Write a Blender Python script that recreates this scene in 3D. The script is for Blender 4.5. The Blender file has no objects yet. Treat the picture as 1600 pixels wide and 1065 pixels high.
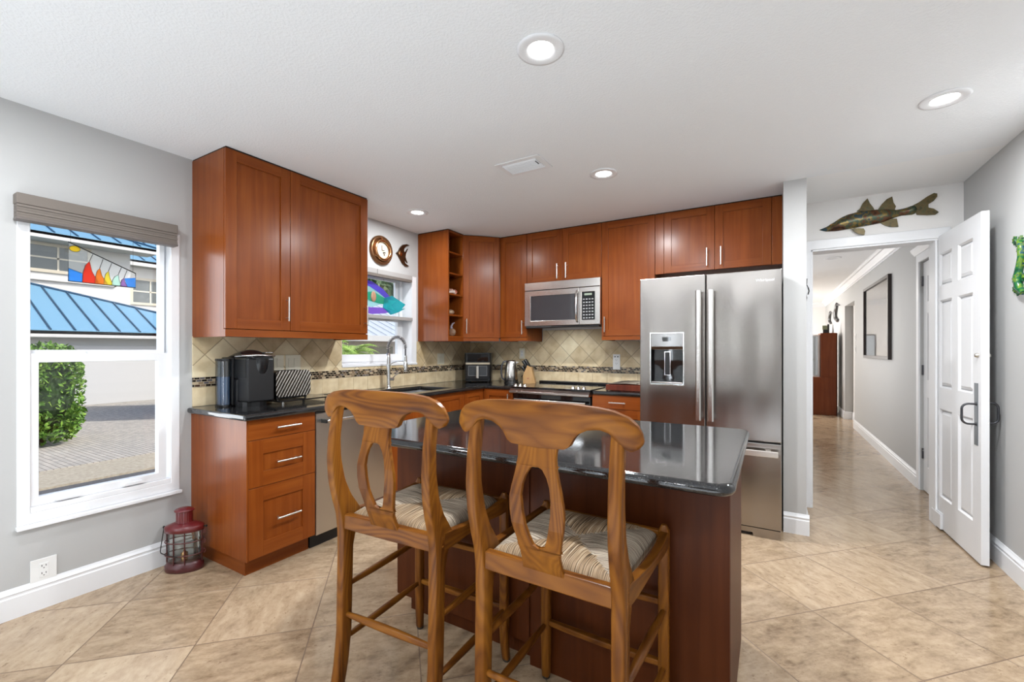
import bpy, bmesh, math, random
from mathutils import Vector, Matrix
random.seed(7)
S = bpy.context.scene
C = S.collection
PI = math.pi

# ------------------------------------------------------------------ camera
cam_d = bpy.data.cameras.new('camera'); cam = bpy.data.objects.new('camera', cam_d); C.objects.link(cam)
cam.location = (0, 0, 1.27)
cam.rotation_euler = (PI/2, 0, 0.533)
cam_d.sensor_width = 36; cam_d.lens = 36*685.65/1600; cam_d.shift_y = 0.00827
cam_d.clip_start = 0.02; cam_d.clip_end = 300
S.camera = cam
# ------------------------------------------------------------------ world, sun, exposure
S.view_settings.view_transform = 'Standard'; S.view_settings.look = 'None'
S.view_settings.exposure = 0.64; S.view_settings.gamma = 1; S.view_settings.use_curve_mapping = False
W = bpy.data.worlds.new('sky'); S.world = W; W.use_nodes = True
wn = W.node_tree.nodes; wl = W.node_tree.links
sky = wn.new('ShaderNodeTexSky'); sky.sky_type = 'NISHITA'; sky.sun_disc = False
sky.sun_elevation = math.radians(42); sky.sun_rotation = math.radians(60); sky.air_density = 1.0; sky.dust_density = 2.0
wl.new(sky.outputs[0], wn['Background'].inputs[0]); wn['Background'].inputs[1].default_value = 0.17
def light(name, kind, loc, energy, size=1, sy=None, rot=(0, 0, 0), col=(1, 1, 1), shape=None, spread=None):
    d = bpy.data.lights.new(name, kind); o = bpy.data.objects.new(name, d); C.objects.link(o)
    o.location = loc; o.rotation_euler = rot; d.energy = energy; d.color = col
    if kind == 'AREA':
        d.size = size; d.shape = shape or ('RECTANGLE' if sy else 'SQUARE')
        if sy: d.size_y = sy
        if spread: d.spread = spread
    return o
sun = light('sun', 'SUN', (0, 0, 9), 2.7, col=(1, .95, .87))
sun.data.angle = math.radians(0.8)
sd = Vector((-.52, -.50, -.62)); sun.rotation_euler = sd.to_track_quat('-Z', 'Y').to_euler()
# daylight entering through the glass doors of the room behind the camera (south side)
for xx, wd_, en in ((-2.1, 1.42, 115), (-.90, .30, 20)):
    light('daylight_south', 'AREA', (xx, -4.12, 1.12), en, wd_, 1.95, (-PI/2, 0, 0), (.87, .94, 1.0))
# added upward fill light low behind the camera, brightens the ceiling
light('ceiling_fill', 'AREA', (-.95, -1.4, .03), 66, 3.8, 3.4, (PI, 0, 0), (.76, .89, 1))
# added light panel outside the left windows, for glare on the cabinet sides
light('west_glare_panel', 'AREA', (-6.5, -1.0, 1.3), 95, 3.4, 2.2, (0, -PI/2, 0), (.93, .97, 1))
# unseen area light in the far room, lights the end of the hall
light('far_room_light', 'AREA', (-1.4, 11.4, 1.4), 70, 1.6, 1.8, (0, -PI/2, 0), (1, .98, .95))

# ------------------------------------------------------------------ helpers
class MB:
    def __init__(s): s.v = []; s.f = []; s.m = []; s.sm = []; s.X = Matrix(); s.mi = 0
    def add(s, vs, fs, smooth=False):
        o = len(s.v); s.v += [s.X @ Vector(p) for p in vs]
        flip = s.X.determinant() < 0
        for f in fs:
            f = [o+i for i in f]
            if flip: f.reverse()
            s.f.append(f); s.m.append(s.mi); s.sm.append(smooth)
        return s
    def box(s, x0, x1, y0, y1, z0, z1):
        if x0 > x1: x0, x1 = x1, x0
        if y0 > y1: y0, y1 = y1, y0
        if z0 > z1: z0, z1 = z1, z0
        v = [(x, y, z) for z in (z0, z1) for y in (y0, y1) for x in (x0, x1)]
        return s.add(v, [(0,2,3,1),(4,5,7,6),(0,1,5,4),(2,6,7,3),(0,4,6,2),(1,3,7,5)])
    def loft(s, rings, cap=True, closed=True, smooth=True):
        n = len(rings[0]); v = [p for r in rings for p in r]; f = []
        for i in range(len(rings)-1):
            for j in range(n if closed else n-1):
                a = i*n+j; b = i*n+(j+1) % n
                f.append((a, b, b+n, a+n))
        s.add(v, f, smooth)
        if cap:
            s.add(list(rings[0]), [tuple(reversed(range(n)))]); s.add(list(rings[-1]), [tuple(range(n))])
        return s
    def lathe(s, prof, c=(0, 0, 0), n=24, ax='z', smooth=True, cap=False, sx=1, sy=1):
        rings = []
        for r, h in prof:
            ring = []
            for k in range(n):
                a = 2*PI*k/n; p = (r*math.cos(a)*sx, r*math.sin(a)*sy, h)
                if ax == 'x': p = (p[2], p[0], p[1])
                if ax == 'y': p = (p[1], p[2], p[0])
                ring.append((p[0]+c[0], p[1]+c[1], p[2]+c[2]))
            rings.append(ring)
        return s.loft(rings, cap=cap, smooth=smooth)
    def tube(s, pts, r, n=10, closed=False, cap=True, sq=None):
        pts = [Vector(p) for p in pts]; m = len(pts); rings = []
        rr = r if isinstance(r, (list, tuple)) else [r]*m
        up = None
        for i in range(m):
            a = pts[(i-1) % m] if (closed or i > 0) else pts[i]
            b = pts[(i+1) % m] if (closed or i < m-1) else pts[i]
            t = (b-a).normalized()
            if up is None: up = Vector((0, 0, 1)) if abs(t.z) < .9 else Vector((1, 0, 0))
            x = t.cross(up).normalized(); y = x.cross(t).normalized(); up = y
            rings.append([tuple(pts[i]+(x*math.cos(2*PI*k/n)+y*math.sin(2*PI*k/n)*(sq or 1))*rr[i]) for k in range(n)])
        if closed: rings.append(rings[0]); cap = False
        # orientation: reverse rings order so normals face outward
        return s.loft([list(reversed(q)) for q in rings], cap=cap)
    def prism(s, poly, h0, h1, ax='z', smooth=False):
        """poly 2D extruded along ax. ax z:(x,y); x:(y,z); y:(x,z)"""
        def P(p, h):
            return (p[0], p[1], h) if ax == 'z' else ((h, p[0], p[1]) if ax == 'x' else (p[0], h, p[1]))
        A = sum(poly[i][0]*poly[(i+1) % len(poly)][1]-poly[(i+1) % len(poly)][0]*poly[i][1] for i in range(len(poly)))
        if (A < 0) != (ax == 'y'): poly = list(reversed(poly))
        n = len(poly); v = [P(p, h0) for p in poly]+[P(p, h1) for p in poly]
        if h1 < h0: v = v[n:]+v[:n]
        s.add(v, [tuple(reversed(range(n))), tuple(range(n, 2*n))])
        s.add(v, [(i, (i+1) % n, (i+1) % n+n, i+n) for i in range(n)], smooth)
        return s
    def cells(s, xs, ys, fill, h0, h1, ax='z'):
        def P(a, b, h): return (a, b, h) if ax == 'z' else ((h, a, b) if ax == 'x' else (a, h, b))
        nx, ny = len(xs)-1, len(ys)-1
        F = lambda i, j: 0 <= i < nx and 0 <= j < ny and fill(i, j)
        q = []
        for i in range(nx):
            for j in range(ny):
                if not F(i, j): continue
                a, b, c, d = (xs[i], ys[j]), (xs[i+1], ys[j]), (xs[i+1], ys[j+1]), (xs[i], ys[j+1])
                q.append([P(*a, h1), P(*b, h1), P(*c, h1), P(*d, h1)])
                q.append([P(*d, h0), P(*c, h0), P(*b, h0), P(*a, h0)])
                for (di, dj), (p, r) in (((0, -1), (a, b)), ((1, 0), (b, c)), ((0, 1), (c, d)), ((-1, 0), (d, a))):
                    if not F(i+di, j+dj): q.append([P(*p, h0), P(*r, h0), P(*r, h1), P(*p, h1)])
        for f in q:
            if ax == 'y': f.reverse()
            s.add(f, [(0, 1, 2, 3)])
        return s
    def sphere(s, c, r, sc=(1, 1, 1), n=16, m=10):
        prof = [(max(1e-4, math.sin(PI*i/m)), -math.cos(PI*i/m)) for i in range(m+1)]
        rings = [[(c[0]+r*sc[0]*p*math.cos(2*PI*k/n), c[1]+r*sc[1]*p*math.sin(2*PI*k/n), c[2]+r*sc[2]*h) for k in range(n)] for p, h in prof]
        return s.loft(rings, cap=False)
    def build(s, name, mats, parent=None, bevel=0, seg=2, weld=False, sub=0, ang=35):
        me = bpy.data.meshes.new(name)
        off = Vector(parent['o']) if parent is not None and 'o' in parent else Vector((0, 0, 0))
        me.from_pydata([tuple(v-off) for v in s.v], [], s.f)
        if not isinstance(mats, (list, tuple)): mats = [mats]
        for m in mats: me.materials.append(m)
        for p, mi, sm in zip(me.polygons, s.m, s.sm): p.material_index = mi; p.use_smooth = sm
        if weld:
            bm = bmesh.new(); bm.from_mesh(me); bmesh.ops.remove_doubles(bm, verts=bm.verts, dist=1e-5)
            bmesh.ops.recalc_face_normals(bm, faces=bm.faces); bm.to_mesh(me); bm.free()
        o = bpy.data.objects.new(name, me); C.objects.link(o)
        if parent is not None:
            o.parent = parent
            if 'o' in parent: o['o'] = list(parent['o'])
        if bevel:
            b = o.modifiers.new('b', 'BEVEL'); b.width = bevel; b.segments = seg; b.limit_method = 'ANGLE'; b.angle_limit = math.radians(ang)
            b.harden_normals = False
        if sub:
            b = o.modifiers.new('s', 'SUBSURF'); b.levels = sub; b.render_levels = sub
        return o
def thing(name, label, cat, loc=(0, 0, 0), group=None, rz=0):
    o = bpy.data.objects.new(name, None); C.objects.link(o); o.empty_display_size = .05
    o.location = loc; o['o'] = list(loc); o['label'] = label; o['category'] = cat
    if group: o['group'] = group
    if rz: o.rotation_euler = (0, 0, rz)
    return o
def local(name, label, cat, loc, rz=0, group=None):       # parts are written in the thing's own coordinates
    o = thing(name, label, cat, loc, group, rz); o['o'] = [0, 0, 0]; return o
def tag(o, label, cat, group=None):
    o['label'] = label; o['category'] = cat
    if group: o['group'] = group
    return o
def struct(o): o['kind'] = 'structure'; return o
def B(name, mat_, parent, *b, bevel=0, **k):
    m = MB()
    for q in b: m.box(*q)
    return m.build(name, mat_, parent, bevel=bevel, **k)
def clean_o():
    for o in bpy.data.objects:
        if 'o' in o: del o['o']

# ------------------------------------------------------------------ materials
def newmat(name):
    m = bpy.data.materials.new(name); m.use_nodes = True
    nt = m.node_tree; return m, nt, nt.nodes, nt.links, nt.nodes['Principled BSDF']
def M(name, col, rough=.5, metal=0, coat=0, bump=None, bscale=200, spec=None, emit=None, es=0, trans=0, ior=None, croug=.05):
    m, nt, n, l, b = newmat(name)
    b.inputs['Base Color'].default_value = (*col, 1); b.inputs['Roughness'].default_value = rough
    b.inputs['Metallic'].default_value = metal; b.inputs['Coat Weight'].default_value = coat; b.inputs['Coat Roughness'].default_value = croug
    if spec is not None: b.inputs['Specular IOR Level'].default_value = spec
    if emit: b.inputs['Emission Color'].default_value = (*emit, 1); b.inputs['Emission Strength'].default_value = es
    if trans: b.inputs['Transmission Weight'].default_value = trans
    if ior: b.inputs['IOR'].default_value = ior
    if bump:
        t = n.new('ShaderNodeTexCoord'); no = n.new('ShaderNodeTexNoise'); no.inputs['Scale'].default_value = bscale; no.inputs['Detail'].default_value = 3
        bp = n.new('ShaderNodeBump'); bp.inputs['Strength'].default_value = bump; bp.inputs['Distance'].default_value = .002
        l.new(t.outputs['Object'], no.inputs['Vector']); l.new(no.outputs['Fac'], bp.inputs['Height']); l.new(bp.outputs[0], b.inputs['Normal'])
    return m
def ramp(n, stops, mode='LINEAR'):
    r = n.new('ShaderNodeValToRGB'); r.color_ramp.interpolation = mode
    e = r.color_ramp.elements
    while len(e) < len(stops): e.new(.5)
    for q, (p, c) in zip(e, stops): q.position = p; q.color = (*c, 1) if len(c) == 3 else c
    return r
def mathn(n, l, op, a, b=None, c=None):
    m = n.new('ShaderNodeMath'); m.operation = op
    for i, q in enumerate((a, b, c)):
        if q is None: continue
        if isinstance(q, (int, float)): m.inputs[i].default_value = q
        else: l.new(q, m.inputs[i])
    return m.outputs[0]
def wood(name, c1, c2, c3, scl=(34, 34, 1.6), rough=.34, coat=.22, rings=0, cr=.22, bump=.05, shift=0):
    m, nt, n, l, b = newmat(name)
    t = n.new('ShaderNodeTexCoord'); mp = n.new('ShaderNodeMapping'); mp.inputs['Scale'].default_value = scl
    oi = n.new('ShaderNodeObjectInfo'); va = n.new('ShaderNodeVectorMath'); va.operation = 'ADD'
    sc = n.new('ShaderNodeVectorMath'); sc.operation = 'SCALE'; sc.inputs[0].default_value = (3.1, 5.7, 7.3)
    l.new(oi.outputs['Random'], sc.inputs['Scale']); l.new(t.outputs['Object'], va.inputs[0]); l.new(sc.outputs[0], va.inputs[1])
    l.new(va.outputs[0], mp.inputs['Vector'])
    no = n.new('ShaderNodeTexNoise'); no.inputs['Scale'].default_value = 1; no.inputs['Detail'].default_value = 6; no.inputs['Distortion'].default_value = .6
    l.new(mp.outputs[0], no.inputs['Vector'])
    n2 = n.new('ShaderNodeTexNoise'); n2.inputs['Scale'].default_value = 3.5; n2.inputs['Detail'].default_value = 2
    l.new(va.outputs[0], n2.inputs['Vector'])
    fac = mathn(n, l, 'ADD', mathn(n, l, 'MULTIPLY', no.outputs['Fac'], .62), mathn(n, l, 'MULTIPLY', n2.outputs['Fac'], .38))
    if rings:
        mq = n.new('ShaderNodeMapping'); mq.inputs['Scale'].default_value = tuple(rings*(4.6 if x > 5 else .9) for x in scl)
        l.new(va.outputs[0], mq.inputs['Vector'])
        wv = n.new('ShaderNodeTexNoise'); wv.inputs['Scale'].default_value = 1.0; wv.inputs['Detail'].default_value = 1.2
        l.new(mq.outputs[0], wv.inputs['Vector'])
        fr = mathn(n, l, 'FRACT', mathn(n, l, 'MULTIPLY', wv.outputs['Fac'], 15))
        tri = mathn(n, l, 'PINGPONG', mathn(n, l, 'MULTIPLY', fr, 2), 1)
        fac = mathn(n, l, 'ADD', mathn(n, l, 'MULTIPLY', fac, .86), mathn(n, l, 'MULTIPLY', tri, .15))
    r = ramp(n, [(.28, c1), (.5, c2), (.72, c3)]); l.new(fac, r.inputs[0])
    l.new(r.outputs[0], b.inputs['Base Color'])
    b.inputs['Roughness'].default_value = rough; b.inputs['Coat Weight'].default_value = coat; b.inputs['Coat Roughness'].default_value = cr; b.inputs['Specular IOR Level'].default_value = .12
    bp = n.new('ShaderNodeBump'); bp.inputs['Strength'].default_value = bump; bp.inputs['Distance'].default_value = .001
    l.new(no.outputs['Fac'], bp.inputs['Height']); l.new(bp.outputs[0], b.inputs['Normal'])
    return m
chA = ((.160, .034, .004), (.215, .050, .007), (.265, .072, .011))
cherry = wood('cherry_veneer', *chA)
cherry_h = wood('cherry_veneer_horizontal', *chA, scl=(1.6, 1.6, 34))
cherry_in = wood('cherry_interior', (.13, .026, .007), (.17, .036, .010), (.21, .050, .015))
island_shaded = wood('shaded_cherry_veneer', (.052, .011, .0025), (.072, .017, .0035), (.092, .024, .006), rough=.42, coat=.05)  # same cherry veneer, darkened to put the island's shade into its colour
teak = wood('stool_wood', (.27, .102, .011), (.175, .058, .007), (.050, .012, .003), scl=(20, 20, 2.2), rough=.42, coat=.12, rings=1.9, cr=.2, bump=.03)
teak_h = wood('stool_wood_crosswise', (.28, .106, .011), (.175, .058, .007), (.046, .011, .003), scl=(2.2, 20, 20), rough=.42, coat=.12, rings=1.9, cr=.2, bump=.03)
teak_y = wood('stool_wood_sideways', (.22, .082, .010), (.14, .046, .006), (.046, .011, .003), scl=(20, 2.2, 20), rough=.42, coat=.12, rings=1.9, cr=.2, bump=.03)
steel_col = (.60, .575, .55)
def steel(name, col=steel_col, rough=.24, brush=(2, 2, 420), bs=.10, warp=0, aniso=0):
    m, nt, n, l, b = newmat(name)
    b.inputs['Base Color'].default_value = (*col, 1); b.inputs['Metallic'].default_value = 1; b.inputs['Roughness'].default_value = rough
    t = n.new('ShaderNodeTexCoord'); mp = n.new('ShaderNodeMapping'); mp.inputs['Scale'].default_value = brush
    no = n.new('ShaderNodeTexNoise'); no.inputs['Scale'].default_value = 1; no.inputs['Detail'].default_value = 2
    l.new(t.outputs['Object'], mp.inputs[0]); l.new(mp.outputs[0], no.inputs['Vector'])
    bp = n.new('ShaderNodeBump'); bp.inputs['Strength'].default_value = bs; bp.inputs['Distance'].default_value = .001
    l.new(no.outputs['Fac'], bp.inputs['Height']); last = bp.outputs[0]
    if warp:
        mq = n.new('ShaderNodeMapping'); mq.inputs['Scale'].default_value = (4.2, 4.2, .8)
        n2 = n.new('ShaderNodeTexNoise'); n2.inputs['Scale'].default_value = 1; n2.inputs['Detail'].default_value = 1
        l.new(t.outputs['Object'], mq.inputs[0]); l.new(mq.outputs[0], n2.inputs['Vector'])
        b2 = n.new('ShaderNodeBump'); b2.inputs['Strength'].default_value = 1; b2.inputs['Distance'].default_value = warp
        l.new(n2.outputs['Fac'], b2.inputs['Height']); l.new(last, b2.inputs['Normal']); last = b2.outputs[0]
    l.new(last, b.inputs['Normal'])
    if aniso:
        b.inputs['Anisotropic'].default_value = aniso
        tg = n.new('ShaderNodeTangent'); tg.direction_type = 'RADIAL'; tg.axis = 'Z'; l.new(tg.outputs[0], b.inputs['Tangent'])
    return m
stainless = steel('brushed_stainless')
fridge_st = steel('fridge_stainless', (.38, .355, .335), .27, bs=.03, warp=.03, aniso=.85)
chrome = M('polished_chrome', (.72, .72, .72), .12, 1)
nickel = M('satin_nickel', (.62, .59, .54), .3, 1)
dark_steel = M('dark_steel', (.10, .10, .11), .3, 1)
black_pl = M('black_plastic', (.006, .006, .007), .28)
black_mat = M('black_matte', (.010, .010, .011), .5)
black_gl = M('black_glass', (.006, .006, .007), .04, spec=.6)
dark_gap = M('dark_gap', (.012, .008, .006), .9)
white_paint = M('white_trim_paint', (.80, .81, .83), .35)
door_paint = M('white_door_paint', (.74, .745, .76), .3)
wall_paint = M('grey_wall_paint', (.47, .47, .465), .55, bump=.12, bscale=90)
wall_paint_lifted = M('lightened_wall_paint', (.80, .785, .77), .5, bump=.08, bscale=90)  # wall paint lightened, missing light put into the colour
vinyl = M('white_vinyl', (.82, .83, .85), .3)
ceil_smooth = M('ceiling_smooth_paint', (.86, .86, .86), .7)
plate_w = M('white_plastic_plate', (.80, .80, .79), .35)
plate_c = M('cream_plastic_plate', (.74, .71, .58), .4)
shade_m = M('taupe_shade_fabric', (.17, .145, .125), .75, bump=.2, bscale=300)
grey_plank = M('grey_shelf', (.36, .35, .34), .5)
red_metal = M('red_lantern_enamel', (.12, .008, .011), .3, coat=.4)
iron = M('black_iron', (.02, .019, .018), .5, .6)
bronze = M('bronze', (.24, .12, .055), .3, .85)
brass = M('copper_brass', (.55, .30, .14), .22, 1)
face_w = M('clock_face_paper', (.72, .63, .50), .5)
blockwood = wood('knife_block_beech', (.42, .24, .10), (.50, .30, .13), (.56, .35, .17), rough=.45, coat=.1)
lens_m = M('lamp_lens', (.9, .9, .88), .4, emit=(1, .98, .94), es=9)
mirror_m = M('mirror_glass', (.8, .82, .82), .03, 1)
rubber = M('rubber', (.03, .025, .02), .7)
def glass(name, tint=(1, 1, 1), refl=.09, rough=.0):
    m = bpy.data.materials.new(name); m.use_nodes = True; n = m.node_tree.nodes; l = m.node_tree.links; n.remove(n['Principled BSDF'])
    t = n.new('ShaderNodeBsdfTransparent'); t.inputs[0].default_value = (*tint, 1)
    g = n.new('ShaderNodeBsdfGlossy'); g.inputs['Roughness'].default_value = rough
    lw = n.new('ShaderNodeLayerWeight'); lw.inputs[0].default_value = .2
    fac = mathn(n, l, 'MINIMUM', mathn(n, l, 'ADD', mathn(n, l, 'MULTIPLY', lw.outputs['Fresnel'], .8), refl*.3), 1)
    mx = n.new('ShaderNodeMixShader'); l.new(fac, mx.inputs[0]); l.new(t.outputs[0], mx.inputs[1]); l.new(g.outputs[0], mx.inputs[2])
    l.new(mx.outputs[0], n['Material Output'].inputs[0]); return m
pane_m = glass('window_glass')
lantern_gl = glass('lantern_glass', (.86, .9, .88), .3)
smoke_gl = glass('smoked_tank_plastic', (.42, .50, .60), .5)
def stained(name, col):
    m = glass(name, tuple(min(1, .15+c_) for c_ in col), .15); n = m.node_tree.nodes; l = m.node_tree.links
    d = n.new('ShaderNodeBsdfDiffuse'); d.inputs[0].default_value = (*col, 1); tr_ = n.new('ShaderNodeBsdfTranslucent'); tr_.inputs[0].default_value = (*col, 1)
    a = n.new('ShaderNodeMixShader'); a.inputs[0].default_value = .6; l.new(d.outputs[0], a.inputs[1]); l.new(tr_.outputs[0], a.inputs[2])
    out = n['Material Output']; src = out.inputs[0].links[0].from_socket
    b_ = n.new('ShaderNodeMixShader'); b_.inputs[0].default_value = .5 if min(col) < .8 else .12; l.new(src, b_.inputs[1]); l.new(a.outputs[0], b_.inputs[2]); l.new(b_.outputs[0], out.inputs[0]); return m

def granite():
    m, nt, n, l, b = newmat('black_granite')
    t = n.new('ShaderNodeTexCoord')
    no = n.new('ShaderNodeTexNoise'); no.inputs['Scale'].default_value = 260; no.inputs['Detail'].default_value = 2
    v = n.new('ShaderNodeTexVoronoi'); v.inputs['Scale'].default_value = 330
    l.new(t.outputs['Object'], no.inputs['Vector']); l.new(t.outputs['Object'], v.inputs['Vector'])
    r = ramp(n, [(.56, (.010, .010, .011)), (.72, (.055, .054, .05))]); l.new(no.outputs['Fac'], r.inputs[0])
    l.new(r.outputs[0], b.inputs['Base Color']); b.inputs['Roughness'].default_value = .07
    b.inputs['Specular IOR Level'].default_value = .75
    n3 = n.new('ShaderNodeTexNoise'); n3.inputs['Scale'].default_value = 160
    l.new(t.outputs['Object'], n3.inputs['Vector'])
    rr = ramp(n, [(.3, (.05,)*3), (.8, (.13,)*3)]); l.new(n3.outputs['Fac'], rr.inputs[0]); l.new(rr.outputs[0], b.inputs['Roughness'])
    return m
granite_m = granite()

def travertine_floor():
    m, nt, n, l, b = newmat('travertine_floor_tiles')
    t = n.new('ShaderNodeTexCoord'); sx = n.new('ShaderNodeSeparateXYZ'); l.new(t.outputs['Object'], sx.inputs[0])
    T = .6588
    u = mathn(n, l, 'DIVIDE', mathn(n, l, 'SUBTRACT', mathn(n, l, 'ADD', sx.outputs[0], sx.outputs[1]), 2.753), T)
    w = mathn(n, l, 'DIVIDE', mathn(n, l, 'SUBTRACT', mathn(n, l, 'SUBTRACT', sx.outputs[1], sx.outputs[0]), 2.405), T)
    fu, fw = mathn(n, l, 'FLOOR', u), mathn(n, l, 'FLOOR', w)
    ru, rw = mathn(n, l, 'FRACT', u), mathn(n, l, 'FRACT', w)
    du = mathn(n, l, 'ABSOLUTE', mathn(n, l, 'SUBTRACT', ru, .5)); dw = mathn(n, l, 'ABSOLUTE', mathn(n, l, 'SUBTRACT', rw, .5))
    edge = mathn(n, l, 'MAXIMUM', du, dw)
    grout = mathn(n, l, 'GREATER_THAN', edge, .4950)
    cx = n.new('ShaderNodeCombineXYZ'); l.new(fu, cx.inputs[0]); l.new(fw, cx.inputs[1])
    wn_ = n.new('ShaderNodeTexWhiteNoise'); wn_.noise_dimensions = '3D'; l.new(cx.outputs[0], wn_.inputs['Vector'])
    # veins: coordinates in tile axes, direction picked per tile
    pick = mathn(n, l, 'GREATER_THAN', wn_.outputs['Value'], .5)
    mixu = n.new('ShaderNodeMix'); mixu.data_type = 'FLOAT'; l.new(pick, mixu.inputs[0]); l.new(u, mixu.inputs[2]); l.new(w, mixu.inputs[3])
    mixw = n.new('ShaderNodeMix'); mixw.data_type = 'FLOAT'; l.new(pick, mixw.inputs[0]); l.new(w, mixw.inputs[2]); l.new(u, mixw.inputs[3])
    cv = n.new('ShaderNodeCombineXYZ')
    l.new(mathn(n, l, 'MULTIPLY', mixu.outputs[0], 1.6), cv.inputs[0]); l.new(mathn(n, l, 'MULTIPLY', mixw.outputs[0], 3.6), cv.inputs[1])
    l.new(mathn(n, l, 'MULTIPLY', wn_.outputs['Value'], 37.), cv.inputs[2])
    n1 = n.new('ShaderNodeTexNoise'); n1.inputs['Scale'].default_value = 2.3; n1.inputs['Detail'].default_value = 10; n1.inputs['Roughness'].default_value = .70; n1.inputs['Distortion'].default_value = .25
    l.new(cv.outputs[0], n1.inputs['Vector'])
    n2 = n.new('ShaderNodeTexNoise'); n2.inputs['Scale'].default_value = 42; n2.inputs['Detail'].default_value = 4; l.new(t.outputs['Object'], n2.inputs['Vector'])
    f = mathn(n, l, 'ADD', mathn(n, l, 'ADD', mathn(n, l, 'MULTIPLY', n1.outputs['Fac'], .85), mathn(n, l, 'MULTIPLY', n2.outputs['Fac'], .20)), mathn(n, l, 'MULTIPLY', wn_.outputs['Value'], .17))
    r = ramp(n, [(.38, (.19, .125, .075)), (.50, (.31, .22, .138)), (.64, (.41, .30, .195)), (.80, (.50, .385, .26))]); l.new(f, r.inputs[0])
    # pits
    n3 = n.new('ShaderNodeTexNoise'); n3.inputs['Scale'].default_value = 3.2; n3.inputs['Detail'].default_value = 7; n3.inputs['Roughness'].default_value = .75
    cv2 = n.new('ShaderNodeVectorMath'); cv2.operation = 'MULTIPLY'; cv2.inputs[1].default_value = (3, 1.5, 1); l.new(cv.outputs[0], cv2.inputs[0]); l.new(cv2.outputs[0], n3.inputs['Vector'])
    pr = ramp(n, [(.60, (0, 0, 0)), (.66, (1, 1, 1))]); l.new(n3.outputs['Fac'], pr.inputs[0])
    mp_ = n.new('ShaderNodeMix'); mp_.data_type = 'RGBA'; l.new(mathn(n, l, 'MULTIPLY', pr.outputs[0], .75), mp_.inputs[0]); l.new(r.outputs[0], mp_.inputs[6]); mp_.inputs[7].default_value = (.20, .125, .07, 1)
    mg = n.new('ShaderNodeMix'); mg.data_type = 'RGBA'; l.new(grout, mg.inputs[0]); l.new(mp_.outputs[2], mg.inputs[6]); mg.inputs[7].default_value = (.17, .11, .07, 1)
    l.new(mg.outputs[2], b.inputs['Base Color'])
    ro = mathn(n, l, 'ADD', mathn(n, l, 'MULTIPLY', n1.outputs['Fac'], .22), .07); l.new(mathn(n, l, 'ADD', ro, mathn(n, l, 'MULTIPLY', grout, .4)), b.inputs['Roughness'])
    b.inputs['Specular IOR Level'].default_value = .5
    return m
floor_m = travertine_floor()

def ceiling_tex():
    m, nt, n, l, b = newmat('knockdown_ceiling'); b.inputs['Base Color'].default_value = (.83, .85, .87, 1); b.inputs['Roughness'].default_value = .75
    t = n.new('ShaderNodeTexCoord'); no = n.new('ShaderNodeTexNoise'); no.inputs['Scale'].default_value = 95; no.inputs['Detail'].default_value = 3
    l.new(t.outputs['Object'], no.inputs['Vector']); r = ramp(n, [(.42, (0,)*3), (.6, (1,)*3)]); l.new(no.outputs['Fac'], r.inputs[0])
    bp = n.new('ShaderNodeBump'); bp.inputs['Strength'].default_value = .3; bp.inputs['Distance'].default_value = .0022
    l.new(r.outputs[0], bp.inputs['Height']); l.new(bp.outputs[0], b.inputs['Normal']); return m
ceil_m = ceiling_tex()

def backsplash(axis, ph=0.):
    """diamond travertine tiles; axis = world axis running along the wall"""
    m, nt, n, l, b = newmat('travertine_backsplash_'+axis)
    t = n.new('ShaderNodeTexCoord'); sx = n.new('ShaderNodeSeparateXYZ'); l.new(t.outputs['Object'], sx.inputs[0])
    a = sx.outputs[0 if axis == 'x' else 1]; z = sx.outputs[2]
    T = .152*math.sqrt(2)
    u = mathn(n, l, 'DIVIDE', mathn(n, l, 'ADD', mathn(n, l, 'ADD', a, z), ph), T)
    w = mathn(n, l, 'DIVIDE', mathn(n, l, 'ADD', mathn(n, l, 'SUBTRACT', z, a), ph*.3), T)
    du = mathn(n, l, 'ABSOLUTE', mathn(n, l, 'SUBTRACT', mathn(n, l, 'FRACT', u), .5)); dw = mathn(n, l, 'ABSOLUTE', mathn(n, l, 'SUBTRACT', mathn(n, l, 'FRACT', w), .5))
    edge = mathn(n, l, 'MAXIMUM', du, dw)
    g = ramp(n, [(.474, (0,)*3), (.487, (1,)*3)]); l.new(edge, g.inputs[0])
    cx = n.new('ShaderNodeCombineXYZ'); l.new(mathn(n, l, 'FLOOR', u), cx.inputs[0]); l.new(mathn(n, l, 'FLOOR', w), cx.inputs[1])
    wh = n.new('ShaderNodeTexWhiteNoise'); l.new(cx.outputs[0], wh.inputs['Vector'])
    no = n.new('ShaderNodeTexNoise'); no.inputs['Scale'].default_value = 9; no.inputs['Detail'].default_value = 7; l.new(t.outputs['Object'], no.inputs['Vector'])
    f = mathn(n, l, 'ADD', mathn(n, l, 'MULTIPLY', no.outputs['Fac'], .7), mathn(n, l, 'MULTIPLY', wh.outputs['Value'], .3))
    r = ramp(n, [(.28, (.50, .37, .20)), (.5, (.70, .57, .36)), (.72, (.82, .72, .50))]); l.new(f, r.inputs[0])
    mg = n.new('ShaderNodeMix'); mg.data_type = 'RGBA'; l.new(mathn(n, l, 'MULTIPLY', g.outputs[0], .65), mg.inputs[0]); l.new(r.outputs[0], mg.inputs[6]); mg.inputs[7].default_value = (.30, .22, .13, 1)
    l.new(mg.outputs[2], b.inputs['Base Color']); b.inputs['Roughness'].default_value = .45
    bp = n.new('ShaderNodeBump'); bp.inputs['Strength'].default_value = .5; bp.inputs['Distance'].default_value = .002
    l.new(mathn(n, l, 'SUBTRACT', mathn(n, l, 'MULTIPLY', no.outputs['Fac'], .4), g.outputs[0]), bp.inputs['Height']); l.new(bp.outputs[0], b.inputs['Normal'])
    return m
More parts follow.
